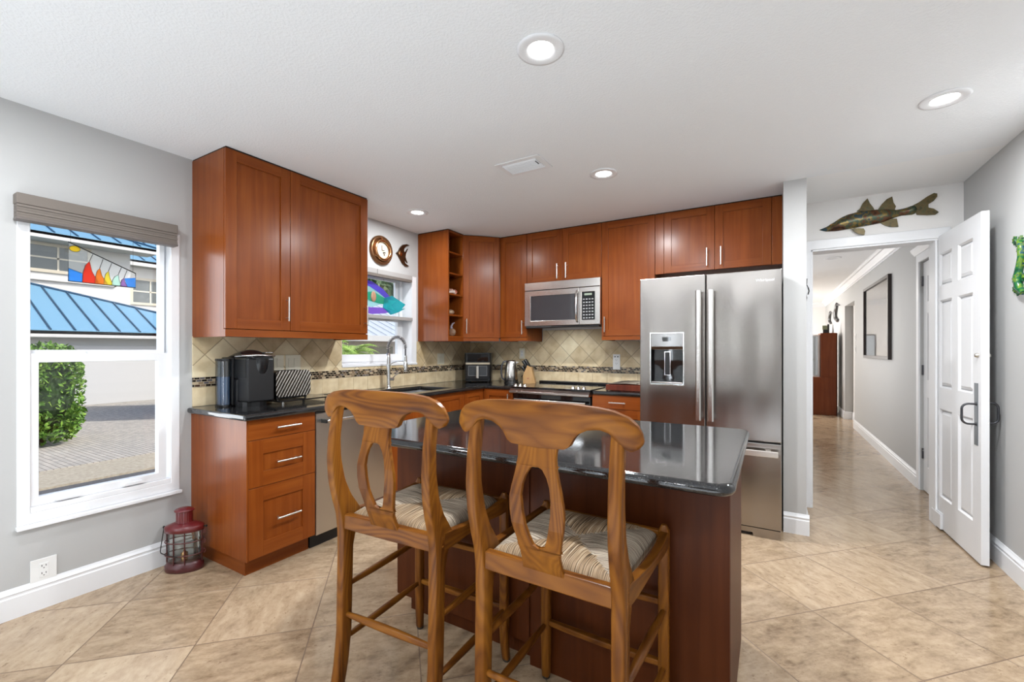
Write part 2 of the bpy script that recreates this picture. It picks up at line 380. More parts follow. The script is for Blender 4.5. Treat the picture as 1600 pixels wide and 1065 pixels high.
def mosaic(axis):
    m, nt, n, l, b = newmat('mosaic_band_'+axis)
    t = n.new('ShaderNodeTexCoord'); sx = n.new('ShaderNodeSeparateXYZ'); l.new(t.outputs['Object'], sx.inputs[0])
    a = sx.outputs[0 if axis == 'x' else 1]; z = sx.outputs[2]
    row = mathn(n, l, 'DIVIDE', z, .0152); fr = mathn(n, l, 'FLOOR', row)
    u = mathn(n, l, 'ADD', mathn(n, l, 'DIVIDE', a, .031), mathn(n, l, 'MULTIPLY', fr, .37)); fu = mathn(n, l, 'FLOOR', u)
    du = mathn(n, l, 'ABSOLUTE', mathn(n, l, 'SUBTRACT', mathn(n, l, 'FRACT', u), .5)); dw = mathn(n, l, 'ABSOLUTE', mathn(n, l, 'SUBTRACT', mathn(n, l, 'FRACT', row), .5))
    g = mathn(n, l, 'MAXIMUM', mathn(n, l, 'GREATER_THAN', du, .46), mathn(n, l, 'GREATER_THAN', dw, .42))
    cx = n.new('ShaderNodeCombineXYZ'); l.new(fu, cx.inputs[0]); l.new(fr, cx.inputs[1])
    wh = n.new('ShaderNodeTexWhiteNoise'); l.new(cx.outputs[0], wh.inputs['Vector'])
    r = ramp(n, [(0, (.012, .008, .006)), (.42, (.06, .03, .018)), (.55, (.22, .15, .09)), (.72, (.42, .33, .22)), (.88, (.10, .09, .10))], 'CONSTANT'); l.new(wh.outputs['Value'], r.inputs[0])
    mg = n.new('ShaderNodeMix'); mg.data_type = 'RGBA'; l.new(g, mg.inputs[0]); l.new(r.outputs[0], mg.inputs[6]); mg.inputs[7].default_value = (.50, .41, .28, 1)
    l.new(mg.outputs[2], b.inputs['Base Color']); b.inputs['Roughness'].default_value = .2
    return m
def noisy(name, stops, scale=8, rough=.5, detail=5, bump=0, dist=.01, metal=0):
    m, nt, n, l, b = newmat(name); t = n.new('ShaderNodeTexCoord'); no = n.new('ShaderNodeTexNoise'); no.inputs['Scale'].default_value = scale; no.inputs['Detail'].default_value = detail
    l.new(t.outputs['Object'], no.inputs['Vector']); r = ramp(n, stops); l.new(no.outputs['Fac'], r.inputs[0]); l.new(r.outputs[0], b.inputs['Base Color']); b.inputs['Roughness'].default_value = rough; b.inputs['Metallic'].default_value = metal
    if bump:
        bp = n.new('ShaderNodeBump'); bp.inputs['Strength'].default_value = bump; bp.inputs['Distance'].default_value = dist
        l.new(no.outputs['Fac'], bp.inputs['Height']); l.new(bp.outputs[0], b.inputs['Normal'])
    return m
course_m = noisy('straight_travertine_course', [(.3, (.60, .46, .27)), (.7, (.78, .65, .43))], 14, .45, bump=.3, dist=.002)

# ================================================================== SETTING
XL, XR, YB, H = -3.09, 1.165, 4.26, 2.444
YS = -4.2
struct(B('floor', floor_m, None, (-3.3, 3.2, -4.4, 13.6, -.12, 0)))
m = MB().box(-3.3, .21, -4.4, 4.4, H, H+.1); m.box(.21, XR+.12, -4.4, 3.61, H, H+.1); struct(m.build('ceiling', ceil_m))
struct(B('ceiling', ceil_smooth, None, (.21, XR+.12, 3.61, YB, H, H+.1)))
struct(B('ceiling', ceil_smooth, None, (-3.3, 3.2, YB+.14, 13.6, H, H+.1)))
# left wall with the two window openings
w1 = (.60, 1.268, .425, 1.965); w2 = (2.43, 3.335, 1.118, 2.0)
ys = [-4.4, w1[0], w1[1], w2[0], w2[1], 4.4]; zs = [0, w1[2], w2[2], w1[3], w2[3], H]
def lf(i, j):
    y = (ys[i]+ys[i+1])/2; z = (zs[j]+zs[j+1])/2
    for w in (w1, w2):
        if w[0] < y < w[1] and w[2] < z < w[3]: return False
    return True
struct(MB().cells(ys, zs, lf, XL-.2, XL, 'x').build('wall_left', wall_paint, weld=True))
xs = [XL, .277, 1.03, XR+.12]; zz = [0, 2.066, H]
struct(MB().cells(xs, zz, lambda i, j: not (i == 1 and j == 0), YB, YB+.14, 'y').build('wall_back', wall_paint_lifted, weld=True))  # lighter paint here makes up for weak light on this wall
struct(B('wall_fridge', wall_paint, None, (.075, .21, 3.61, YB, 0, H)))
# right wall of kitchen and hall, with the closet door opening and the far opening
ys2 = [-4.4, 4.50, 5.30, 8.93, 10.0, 13.6]; zs2 = [0, 2.06, H]
struct(MB().cells(ys2, zs2, lambda i, j: not (i in (1, 3) and j == 0), XR, XR+.12, 'x').build('wall_right', wall_paint, weld=True))
struct(B('wall_right', wall_paint_lifted, None, (XR+.12, XR+.2, 8.8, 10.1, 0, H)))
struct(B('wall_hall', wall_paint_lifted, None, (-.05, .08, YB+.14, 8.2, 0, H)))
struct(B('wall_far', wall_paint_lifted, None, (-3.3, 3.2, 13.3, 13.45, 0, H)))
struct(B('wall_far_left', wall_paint_lifted, None, (-3.3, -3.15, 4.4, 13.3, 0, H)))
# south wall with two glazed openings
xs3 = [-3.09, -2.85, -1.35, -1.08, -.72, XR]; zs3 = [0, .1, 2.12, H]
struct(MB().cells(xs3, zs3, lambda i, j: not (i in (1, 3) and j == 1), YS-.15, YS, 'y').build('wall_south', M('reflection_dark_taupe', (.20, .165, .14), .6), weld=True))  # unseen wall toned dark to darken the right fridge door's reflection
for k, (x0, x1_) in enumerate(((-2.85, -1.35), (-1.08, -.72))):
    mid_ = (x0+x1_)/2
    fr = struct(MB().cells([x0, x0+.04, mid_-.03, mid_+.03, x1_-.04, x1_] if k == 0 else [x0, x0+.04, x1_-.04, x1_], [.1, .16, 2.06, 2.12], lambda i, j: not (i in (1, 3) and j == 1), YS-.1, YS-.04, 'y').build('window_%d' % (k+3), vinyl, weld=True))
    B('pane', pane_m, fr, (x0+.04, x1_-.04, YS-.075, YS-.069, .16, 2.06))
# baseboards
def base_prof(h=.14, t=.016): return [(0, 0), (t, 0), (t, h*.70), (t*.75, h*.74), (t*.75, h*.80), (t*.95, h*.84), (t*.45, h*.93), (t*.2, h), (0, h)]
def base_run(name, a, b, side):
    """side: '+x' board on a wall whose face looks to +x, etc.; a,b = fixed coordinate, (start,end)"""
    m = MB(); p = base_prof()
    if side == '+x': m.prism([(a+q[0], q[1]) for q in p], b[0], b[1], 'y')
    if side == '-x': m.prism([(a-q[0], q[1]) for q in p], b[0], b[1], 'y')
    if side == '-y': m.prism([(a-q[0], q[1]) for q in p], b[0], b[1], 'x')
    return struct(m.build(name, white_paint, weld=True))
base_run('baseboard_left', XL, (YS, 1.335), '+x')
base_run('baseboard_right', XR, (YS, YB), '-x')
base_run('baseboard_fridge', 3.61, (.075, .2265), '-y')
base_run('baseboard_fridge', .2105, (3.611, YB-.015), '+x')
base_run('baseboard_hall', XR, (YB+.15, 4.43), '-x')
base_run('baseboard_hall', XR, (5.37, 8.93), '-x')
base_run('baseboard_hall', XR, (10.0, 13.3), '-x')
base_run('baseboard_hall', XR+.12, (8.93, 10.0), '-x')
m = MB(); m.prism([(10.0-q[0], q[1]) for q in base_prof()], XR, XR+.12, 'x'); struct(m.build('baseboard_hall', white_paint, weld=True))
base_run('baseboard_far', 13.3, (-3.1, XR), '-y')
# casings of the hall opening
c = .067
struct(MB().cells([.277-c, .277, 1.03, 1.03+c], [0, 2.066, 2.14], lambda i, j: not (i == 1 and j == 0), YB-.014, YB, 'y').build('trim_1', white_paint, weld=True, bevel=.004))
struct(MB().cells([.262, .277, 1.03, 1.045], [0, 2.066, 2.08], lambda i, j: not (i == 1 and j == 0), YB, YB+.145, 'y').build('trim_2', white_paint, weld=True))
# jamb lining inside the opening
struct(B('trim_3', white_paint, None, (.277, .29, YB-.005, YB+.15, 0, 2.066), (1.017, 1.03, YB+.0, YB+.15, 0, 2.066), (.277, 1.03, YB-.005, YB+.15, 2.053, 2.066), bevel=.002))
# crown moulding in the hall
cp = [(0, H), (.09, H), (.09, H-.015), (.075, H-.03), (.06, H-.035), (.03, H-.075), (.022, H-.095), (.012, H-.10), (.012, H-.12), (0, H-.12)]
struct(MB().prism([(XR-q[0], q[1]) for q in cp], YB+.14, 13.3, 'y').build('trim_4', white_paint, weld=True))
struct(MB().prism([(13.3-q[0], q[1]) for q in cp], -3.1, XR, 'x').build('trim_5', white_paint, weld=True))
# closet door casing in the hall
struct(MB().cells([4.43, 4.50, 5.30, 5.37], [0, 2.06, 2.13], lambda i, j: not (i == 1 and j == 0), XR-.014, XR, 'x').build('trim_6', white_paint, weld=True, bevel=.003))
struct(MB().prism([(XR, 2.13), (XR-.02, 2.13), (XR-.045, 2.165), (XR-.05, 2.185), (XR, 2.185)], 4.40, 5.40, 'y').build('trim_7', white_paint, weld=True))

# six-panel door slab in local coordinates: a along width, b up, thickness along c (0..t)
def six_panel(m, w, h, t):
    st = .11*w/.76; mid = .10*w/.76
    pw = (w-2*st-mid)/2
    xs = [0, st, st+pw, st+pw+mid, w-st, w]
    zs = [0, .22, .84, .99, h-.46, h-.36, h-.13, h]
    hole = lambda i, j: i in (1, 3) and j in (1, 3, 5)
    m.cells(xs, zs, lambda i, j: not hole(i, j), 0, t, 'y')
    for i in (1, 3):
        for j in (1, 3, 5):
            x0, x1, z0, z1 = xs[i], xs[i+1], zs[j], zs[j+1]
            m.box(x0, x1, t*.33, t*.67, z0, z1)
            for (c0, c1, sg) in ((t*.33, .004, 1), (t*.67, t-.004, -1)):
                # sloped moulding + raised field
                g = .018; e = .036
                ring = lambda d, c_: [(x0+d, c_, z0+d), (x1-d, c_, z0+d), (x1-d, c_, z1-d), (x0+d, c_, z1-d)]
                R = [ring(0, (0 if sg > 0 else t)), ring(g*.6, c0), ring(g, c0), ring(e, c1)]
                v = [p for r in R for p in r]; f = []
                for q in range(3):
                    for k in range(4):
                        a = q*4+k; b_ = q*4+(k+1) % 4; f.append((a, b_, b_+4, a+4))
                f.append((12, 13, 14, 15))
                if sg < 0: f = [tuple(reversed(x)) for x in f]
                m.add(v, f)
# door_1: the open door, hinged at the right jamb, standing along the right wall
d1 = local('door_1', 'open white six-panel door swung back beside the right wall', 'door', (1.028, 4.335, 0), 0)
d1['kind'] = 'structure'
d1.rotation_euler = (0, 0, -PI/2+.04)
m = MB(); m.X = Matrix.Translation((0, 0, .012)); six_panel(m, .735, 2.065, .036); m.build('door_slab', door_paint, d1)
# in local coordinates +x runs from the hinge to the free edge, y=0 faces the room's left (towards -x world)
B('push_plate', M('blue_grey_plate', (.17, .19, .21), .35, .8), d1, (.655, .70, -.003, 0, .70, 1.07), bevel=.001)
def d_handle(m, a, z0, z1, yd, out):
    s_ = 1 if out > 0 else -1
    rq = abs(out)*.5
    P = [(a, yd, z0)]+[(a, yd+out-s_*rq*(1-math.sin(q*PI/12)), z0+rq*(1-math.cos(q*PI/12))) for q in range(7)]+[(a, yd+out-s_*rq*(1-math.cos(q*PI/12)), z1-rq*(1-math.sin(q*PI/12))) for q in range(7)]+[(a, yd, z1)]
    m.tube(P, .006, 10); m.lathe([(.012, 0), (.012, .004)], (a, yd-(.002), z0), 14, 'y', cap=True); m.lathe([(.012, 0), (.012, .004)], (a, yd-.002, z1), 14, 'y', cap=True)
m = MB(); d_handle(m, .678, .825, .945, -.003, -.062); m.build('pull_handle', dark_steel, d1)
m = MB(); d_handle(m, .678, .835, .955, .037, .055); m.build('pull_handle', dark_steel, d1)
m = MB(); m.lathe([(.013, 0), (.013, -.006), (.009, -.016), (.003, -.018)], (.70, 0, 1.235), 16, 'y', cap=True); m.lathe([(.013, 0), (.013, .006), (.009, .016), (.003, .018)], (.70, .036, 1.235), 16, 'y', cap=True); m.build('deadbolt', nickel, d1)
for z in (.2, 1.0, 1.85): B('hinge', dark_steel, d1, (-.006, .004, -.004, .02, z, z+.09), bevel=.001)
m = MB(); m.box(.0, .17, -.016, 0, .012, .115); m.prism([(0, .115), (.17, .115), (.17, .122), (0, .122)], -.010, 0, 'y'); m.build('bottom_block', door_paint, d1, bevel=.003)
# door_2 closed closet door in the hall right wall (faces -x)
d2 = local('door_2', 'closed white six-panel closet door in the hall wall', 'door', (XR+.02, 5.295, 0), -PI/2)
d2['kind'] = 'structure'
m = MB(); m.X = Matrix.Translation((.0, 0, .01)); six_panel(m, .79, 2.04, .036); m.build('door_slab', door_paint, d2)
for z in (.29, 1.04, 1.84): B('hinge', dark_steel, d2, (-.012, .012, -.012, .0, z, z+.09), bevel=.001)
m = MB(); m.lathe([(.024, 0), (.024, -.006), (.009, -.012), (.009, -.035), (.022, -.045), (.026, -.058), (.018, -.068), (.001, -.070)], (.73, 0, .96), 18, 'y'); m.build('door_knob', nickel, d2)

# ------------------------------------------------------------------ window 1 (single hung, vinyl)
W1 = struct(MB().cells([w1[0], w1[0]+.045, w1[1]-.045, w1[1]], [w1[2], w1[2]+.05, w1[3]-.03, w1[3]], lambda i, j: not (i == 1 and j == 1), XL-.15, XL+.004, 'x').build('window_1', vinyl, weld=True, bevel=.003))
MB().cells([.632, .677, 1.165, 1.206], [.502, .545, 1.206, 1.25], lambda i, j: not (i == 1 and j == 1), XL-.055, XL-.012, 'x').build('window_sash', vinyl, W1, weld=True, bevel=.003)
B('pane', pane_m, W1, (XL-.037, XL-.031, .674, 1.168, .542, 1.209))
MB().cells([.64, .655, 1.19, 1.215], [1.245, 1.268, 1.93, 1.955], lambda i, j: not (i == 1 and j == 1), XL-.105, XL-.06, 'x').build('window_sash', vinyl, W1, weld=True, bevel=.003)
B('pane', pane_m, W1, (XL-.085, XL-.08, .653, 1.192, 1.266, 1.932))
m = MB(); m.box(XL-.01, XL+.03, w1[0]-.004, w1[1]+.004, w1[2]-.018, w1[2]); m.build('window_sill', vinyl, W1, bevel=.003)
B('window_stop', vinyl, W1, (XL-.05, XL+.002, w1[0]+.045, w1[1]-.045, .475, .502), bevel=.003)
for a in (.734, .999):
    m = MB(); m.prism([(a, .512), (a+.095, .512), (a+.095, .518), (a+.085, .526), (a+.01, .526), (a, .518)], XL-.012, XL+.008, 'x'); m.build('sash_lift', vinyl, W1, bevel=.002)
B('sash_lock', plate_w, W1, (XL-.06, XL-.02, .86, .93, 1.25, 1.262), bevel=.003)
# shade
sh = thing('cellular_blind', 'raised taupe cellular shade with headrail over the left window', 'window shade', (XL, .92, 1.88))
B('headrail', shade_m, sh, (XL, XL+.062, .588, 1.236, 1.955, 2.006), bevel=.004)
m = MB()
for k in range(5): m.box(XL+.004, XL+.060-(k % 2)*.003, .590, 1.234, 1.892+k*.0125, 1.892+(k+1)*.0125-.0012)
m.build('folded_fabric', shade_m, sh)
B('bottom_rail', M('shade_rail', (.13, .11, .10), .45), sh, (XL+.002, XL+.064, .588, 1.236, 1.880, 1.893), bevel=.003)
# stained glass sailboats (hangs in front of the upper pane)
def poly_panel(name, poly, x, t, mat_, parent): return MB().prism(poly, x, x+t, 'x').build(name, mat_, parent)
sg = thing('stained_glass_hanging', 'stained glass panel of sun and coloured sails hanging in the left window', 'stained glass', (XL-.055, .93, 1.62))
GX = XL-.054
def gp(x, y):  # panel picture coords (0..1 across, heights in metres above z0) -> (y, z)
    return (.792+.280*x, y)
zt = lambda t_: 1.828-.122*t_
came = M('lead_came', (.015, .013, .012), .4, .5)
cols = dict(yel=(.95, .72, .05), red=(.85, .10, .05), ora=(.95, .38, .06), yl2=(.95, .80, .12), mint=(.70, .95, .82), pur=(.50, .30, .62), blu=(.10, .42, .85), clr=(.88, .90, .86))
gm = {k: stained('glass_'+k, v) for k, v in cols.items()}
P = lambda *q: [gp(a, b) for a, b in q]
Z0 = 1.626
poly_panel('sky_glass', P((0, Z0+.065), (.18, Z0+.045), (.30, Z0+.11), (.37, Z0+.0), (.80, Z0), (.85, Z0+.045), (1, Z0+.055), (1, zt(1)), (0, zt(0))), GX, .003, gm['clr'], sg)
poly_panel('sea_glass', P((0, Z0), (.19, Z0), (.19, Z0+.047), (0, Z0+.066)), GX+.0005, .004, gm['blu'], sg)
poly_panel('sea_glass', P((.86, Z0-.002), (1, Z0-.002), (1, Z0+.055), (.82, Z0+.045)), GX+.0005, .004, gm['blu'], sg)
m = MB(); m.prism([(.792+.280*.085+.021*math.cos(a*PI/9), 1.797+.015*math.sin(a*PI/9)) for a in range(18)], GX+.0005, GX+.0045, 'x'); m.build('sun_glass', gm['yel'], sg)
sails = [('red', (.19, .43, .29, .115)), ('ora', (.37, .56, .44, .085)), ('yl2', (.50, .64, .57, .075)), ('mint', (.62, .77, .72, .060)), ('pur', (.75, .86, .81, .045))]
lead = MB()
for k, (nm, (a0, a1, ap, hh)) in enumerate(sails):
    pts = [(a0, Z0), (a0+.01, Z0+hh*.45), (a0+(ap-a0)*.45, Z0+hh*.8), (ap, Z0+hh), (ap+(a1-ap)*.25, Z0+hh*.55), (a1, Z0)]
    poly_panel('sail_glass', P(*pts), GX+.0008+k*.0003, .005, gm[nm], sg)
    q = P(*pts); lead.tube([(GX+.0035+k*.0003, y, z) for y, z in q], .0016, 6)
    lead.tube([(GX+.0035, *gp(ap, Z0+hh)), (GX+.0035, *gp(ap+.05, zt(ap+.06)-.004))], .0014, 6)
lead.tube([(GX+.003, *gp(0, Z0+.066)), (GX+.003, *gp(.19, Z0+.047))], .0014, 6)
lead.tube([(GX+.003, .792+.280*.085+.021*math.cos(a*PI/9), 1.797+.015*math.sin(a*PI/9)) for a in range(18)], .0016, 6, closed=True)
lead.build('lead_lines', came, sg)
m = MB(); q = P((0, Z0), (1, Z0-.002), (1, zt(1)), (0, zt(0))); m.tube([(GX+.002, y, z) for y, z in q], .003, 6, closed=True); m.build('panel_frame', came, sg)
for a_, b_ in ((.80, 1.826), (1.06, 1.712)): MB().tube([(GX+.002, a_, b_), (GX+.004, a_, 1.89)], .0007, 5).build('hanging_wire', came, sg)

# ------------------------------------------------------------------ window 2 (over the sink)
W2 = struct(MB().cells([w2[0], w2[0]+.035, w2[1]-.10, w2[1]-.065], [w2[2], w2[2]+.04, w2[3]-.03, w2[3]], lambda i, j: not (i == 1 and j == 1), XL-.2, XL-.13, 'x').build('window_2', vinyl, weld=True, bevel=.003))
B('window_reveal', white_paint, W2, (XL-.2, XL-.002, w2[1]-.065, w2[1]-.001, w2[2], w2[3]), (XL-.13, XL-.002, w2[0]+.001, w2[0]+.012, w2[2], w2[3]))
B('window_sill', white_paint, W2, (XL-.13, XL+.014, w2[0]+.002, w2[1]-.002, w2[2]+.001, w2[2]+.02), bevel=.003)
MB().cells([2.465, 2.505, 3.195, 3.235], [1.158, 1.225, 1.545, 1.575], lambda i, j: not (i == 1 and j == 1), XL-.155, XL-.12, 'x').build('window_sash', vinyl, W2, weld=True, bevel=.003)
MB().cells([2.465, 2.50, 3.20, 3.235], [1.575, 1.60, 1.94, 1.97], lambda i, j: not (i == 1 and j == 1), XL-.185, XL-.155, 'x').build('window_sash', vinyl, W2, weld=True, bevel=.003)
B('pane', pane_m, W2, (XL-.14, XL-.135, 2.503, 3.197, 1.223, 1.547)); B('pane', pane_m, W2, (XL-.172, XL-.167, 2.498, 3.202, 1.598, 1.942))
sh2 = thing('cellular_blind', 'grey raised shade above the sink window', 'window shade', (XL, 2.85, 1.96))
B('headrail', grey_plank, sh2, (XL-.02, XL+.03, 2.46, 2.795, 1.955, 2.0), (XL-.02, XL+.03, 2.80, 3.245, 1.955, 2.0), bevel=.003)
m = MB()
for k in range(3): m.box(XL-.016, XL+.028, 2.462, 3.243, 1.932+k*.008, 1.932+(k+1)*.008-.001)
m.build('folded_fabric', shade_m, sh2)
wsh = thing('window_shelf', 'grey plank shelf spanning the sink window at mid height', 'shelf', (XL-.03, 2.88, 1.55))
B('shelf_board', grey_plank, wsh, (XL-.115, XL+.012, 2.443, 3.268, 1.552, 1.585), bevel=.003)
# stained glass fish
fg = thing('stained_glass_fish', 'purple and teal stained glass fish hanging in the sink window', 'stained glass', (XL-.04, 2.9, 1.7))
FX = XL-.04
fp = lambda px, py: (2.70+(px-577)*.0081, 1.79-(py-461)*.0076)
def fpoly(name, pts, col, dx=0): return MB().prism([fp(*p) for p in pts], FX+dx, FX+dx+.005, 'x').build(name, stained('fish_'+name+str(round(col[0], 2)), col), fg)
fpoly('body_glass', [(545, 461), (556, 452), (570, 450), (585, 451), (600, 456), (612, 464), (606, 472), (590, 478), (572, 480), (556, 473)], (.60, .88, .85))
fpoly('back_band', [(545, 461), (556, 450), (570, 446), (588, 448), (604, 455), (618, 466), (610, 467), (598, 460), (584, 454), (568, 452)], (.28, .20, .80), .003)
fpoly('belly_band', [(550, 470), (565, 476), (585, 479), (604, 478), (618, 482), (606, 485), (588, 487), (568, 485), (556, 479)], (.45, .25, .78), .003)
fpoly('side_band', [(576, 462), (590, 460), (606, 466), (614, 470), (604, 474), (588, 472), (576, 468)], (.10, .60, .42), .004)
fpoly('tail_fin', [(606, 466), (618, 462), (640, 471), (634, 477), (640, 476), (628, 482), (616, 486), (604, 478)], (.08, .62, .66), .005)
fpoly('tail_tip', [(612, 468), (624, 468), (616, 474), (622, 480), (610, 478)], (.10, .80, .82), .008)
m = MB(); m.sphere((FX+.008, *fp(590, 466)), .036, (.25, .9, 1.35), 14, 10); m.build('shell_center', M('shell_brown', (.42, .24, .15), .3, coat=.5), fg)
for q_ in (fp(570, 450), fp(606, 456)): MB().tube([(FX+.002, *q_), (FX+.002, q_[0], 1.935)], .0008, 5).build('hanging_wire', came, fg)

# ------------------------------------------------------------------ backsplash
def splash(name, label, ax, boxes_f):
    t = thing(name, label, 'backsplash tiles', boxes_f[0]); return t
bs1 = thing('tile_backsplash', 'cream diamond tile backsplash on the left wall behind the coffee maker', 'backsplash', (XL, 2.8, .915))
ya, yb_ = 1.335, YB
zz_ = [.915, 1.0345, 1.0955, w2[2], 1.36, 1.50]; yy = [ya, w2[0], w2[1], YB-.012]
B('bottom_course', course_m, bs1, *[(XL+.0006, XL+.010, ya+i*.152, min(ya+(i+1)*.152-.002, YB-.012), .9155, 1.033) for i in range(20) if ya+i*.152 < yb_], bevel=.001)
B('mosaic_border', mosaic('y'), bs1, (XL+.0006, XL+.011, ya, YB-.012, 1.034, 1.095))
MB().cells(yy, [1.0955, w2[2], 1.352], lambda i, j: not (i == 1 and j == 1), XL+.0006, XL+.010, 'x').build('diamond_tiles', backsplash('y'), bs1, weld=True)
bs2 = thing('tile_backsplash', 'cream diamond tile backsplash on the back wall behind the range', 'backsplash', (-1.9, YB, .915))
B('bottom_course', course_m, bs2, *[(XL+.012+i*.152, min(XL+.012+(i+1)*.152-.002, .07), YB-.010, YB-.0006, .9155, 1.033) for i in range(21)], bevel=.001)
B('mosaic_border', mosaic('x'), bs2, (XL+.012, .072, YB-.011, YB-.0006, 1.034, 1.095))
B('diamond_tiles', backsplash('x', .05), bs2, (XL+.012, -2.12, YB-.010, YB-.0006, 1.0955, 1.354), (-2.12, -1.344, YB-.010, YB-.0006, 1.0955, 1.476), (-1.344, .072, YB-.010, YB-.0006, 1.0955, 1.354))

# ------------------------------------------------------------------ cabinet pieces
def frame_mat(origin, u, out):
    """local (a,c,b) = (along width, outward, up)"""
    u = Vector(u).normalized(); out = Vector(out).normalized(); X = Matrix.Identity(4)
    for i in range(3): X[i][0] = u[i]; X[i][1] = out[i]; X[i][2] = (0, 0, 1)[i]; X[i][3] = origin[i]
    return X
def shaker(m, w, h, fw=.062, t=.02, rec=.009):
    m.mi = 0; m.box(0, fw, 0, t, 0, h); m.box(w-fw, w, 0, t, 0, h)
    m.mi = 1; m.box(fw, w-fw, 0, t, 0, fw); m.box(fw, w-fw, 0, t, h-fw, h)
    m.mi = 0; m.box(fw-.001, w-fw+.001, 0.002, t-rec, fw-.001, h-fw+.001)
def bar_handle(parent, X, a0, b0, a1, b1, out=.032, r=.0055):
    m = MB(); m.X = X; L = math.hypot(a1-a0, b1-b0); ua, ub = (a1-a0)/L, (b1-b0)/L
    m.tube([(a0, out, b0), (a1, out, b1)], r, 10)
    for d in (.02, L-.02): m.tube([(a0+ua*d, 0, b0+ub*d), (a0+ua*d, out, b0+ub*d)], .004, 8)
    return m.build('handle', nickel, parent)
def cab_door(parent, origin, u, out, w, h, hd=None, name='door', fw=.062, flat=False):
    X = frame_mat(origin, u, out); m = MB(); m.X = X
    if flat: m.mi = 1; m.box(0, w, 0, .02, 0, h)
    else: shaker(m, w, h, fw)
    d = m.build(name, [cherry, cherry_h], parent, bevel=.0012)
    if hd:
        X2 = frame_mat(Vector(origin)+Vector(out).normalized()*(.02 if not (name == 'drawer' and not flat) else .02), u, out)
        bar_handle(d, X2, *hd)
    return d
PX, PY, MX, MY = (1, 0, 0), (0, 1, 0), (-1, 0, 0), (0, -1, 0)
G_ = .0015
# doors on the left wall face +x: width axis u=+y
# --- upper cabinet, left wall
uc = thing('wall_cabinet', 'large cherry wall cabinet with two doors above the coffee maker and toaster', 'cabinet', (XL, 1.85, 1.345))
B('body', cherry, uc, (XL, -2.722, 1.336, 1.354, 1.345, 2.434), (XL, -2.722, 2.352, 2.370, 1.345, 2.434), (XL, -2.722, 1.354, 2.352, 1.385, 1.403), (XL, -2.722, 1.354, 2.352, 2.416, 2.434), (XL, XL+.008, 1.354, 2.352, 1.39, 2.43))
B('light_rail', cherry_h, uc, (-2.724, -2.702, 1.336, 2.370, 1.345, 1.388), bevel=.001)
cab_door(uc, (-2.722, 1.337, 1.392), PY, PX, .394, 1.042, (.367, .06, .367, .215))
cab_door(uc, (-2.722, 1.734, 1.392), PY, PX, .635, 1.042, (.608, .06, .608, .215), fw=.066)
B('ceiling_gap_shade', dark_gap, uc, (XL, -2.706, 1.34, 2.366, 2.434, H))  # dark strip standing for the shaded gap below the ceiling
# --- open shelf unit
su = thing('open_shelf_unit', 'narrow open cherry shelf unit at the end of the wall cabinets beside the sink window', 'shelf unit', (XL, 3.48, 1.352))
B('body', cherry, su, (XL, -2.70, 3.356, 3.374, 1.352, 2.434), (XL, -2.70, 3.592, 3.610, 1.352, 2.434), (XL, -2.70, 3.374, 3.592, 2.416, 2.434), (XL, -2.70, 3.374, 3.592, 1.385, 1.403), (XL, XL+.01, 3.374, 3.592, 1.39, 2.42), bevel=.001)
sz = [1.60, 1.805, 2.01, 2.215]
for z in sz: B('shelf', cherry_h, su, (XL+.01, -2.702, 3.375, 3.591, z, z+.016), bevel=.001)
B('light_rail', cherry_h, su, (-2.72, -2.70, 3.3745, 3.5915, 1.352, 1.384), bevel=.001)
B('ceiling_gap_shade', dark_gap, su, (XL, -2.705, 3.36, 3.606, 2.434, H))  # dark fill for the shaded gap above the shelf unit
# --- diagonal corner cabinet
cc = thing('corner_wall_cabinet', 'tall diagonal corner wall cabinet with one cherry door above the air fryer', 'cabinet', (-2.9, 4.05, 1.355))
A_ = Vector((-2.715, 3.612)); B_ = Vector((-2.452, 3.884))
m = MB(); m.prism([(XL+.001, 3.612), (A_.x-.012, 3.612), (A_.x-.0, A_.y+.012), (B_.x-.012, B_.y), (-2.4425, B_.y+.014), (-2.4425, YB-.012), (XL+.001, YB-.012)], 1.39, 2.434, 'z'); m.build('body', cherry, cc)
uv = (B_-A_).normalized(); nv = Vector((uv.y, -uv.x)); wd = (B_-A_).length
cab_door(cc, (A_.x+.003*uv.x, A_.y+.003*uv.y, 1.392), (uv.x, uv.y, 0), (nv.x, nv.y, 0), wd-.004, 1.042, (.028, .04, .028, .19), fw=.058)
m = MB(); m.X = frame_mat((A_.x+.004*uv.x, A_.y+.004*uv.y, 1.355), (uv.x, uv.y, 0), (nv.x, nv.y, 0)); m.box(0, wd-.006, -.002, .018, 0, .034); m.build('light_rail', cherry_h, cc, bevel=.001)
m = MB(); m.prism([(XL+.001, 3.62), (A_.x, 3.625), (B_.x, B_.y+.012), (-2.45, YB-.012), (XL+.001, YB-.012)], 2.434, H, 'z'); m.build('ceiling_gap_shade', dark_gap, cc)  # dark fill for the shaded gap above the corner cabinet
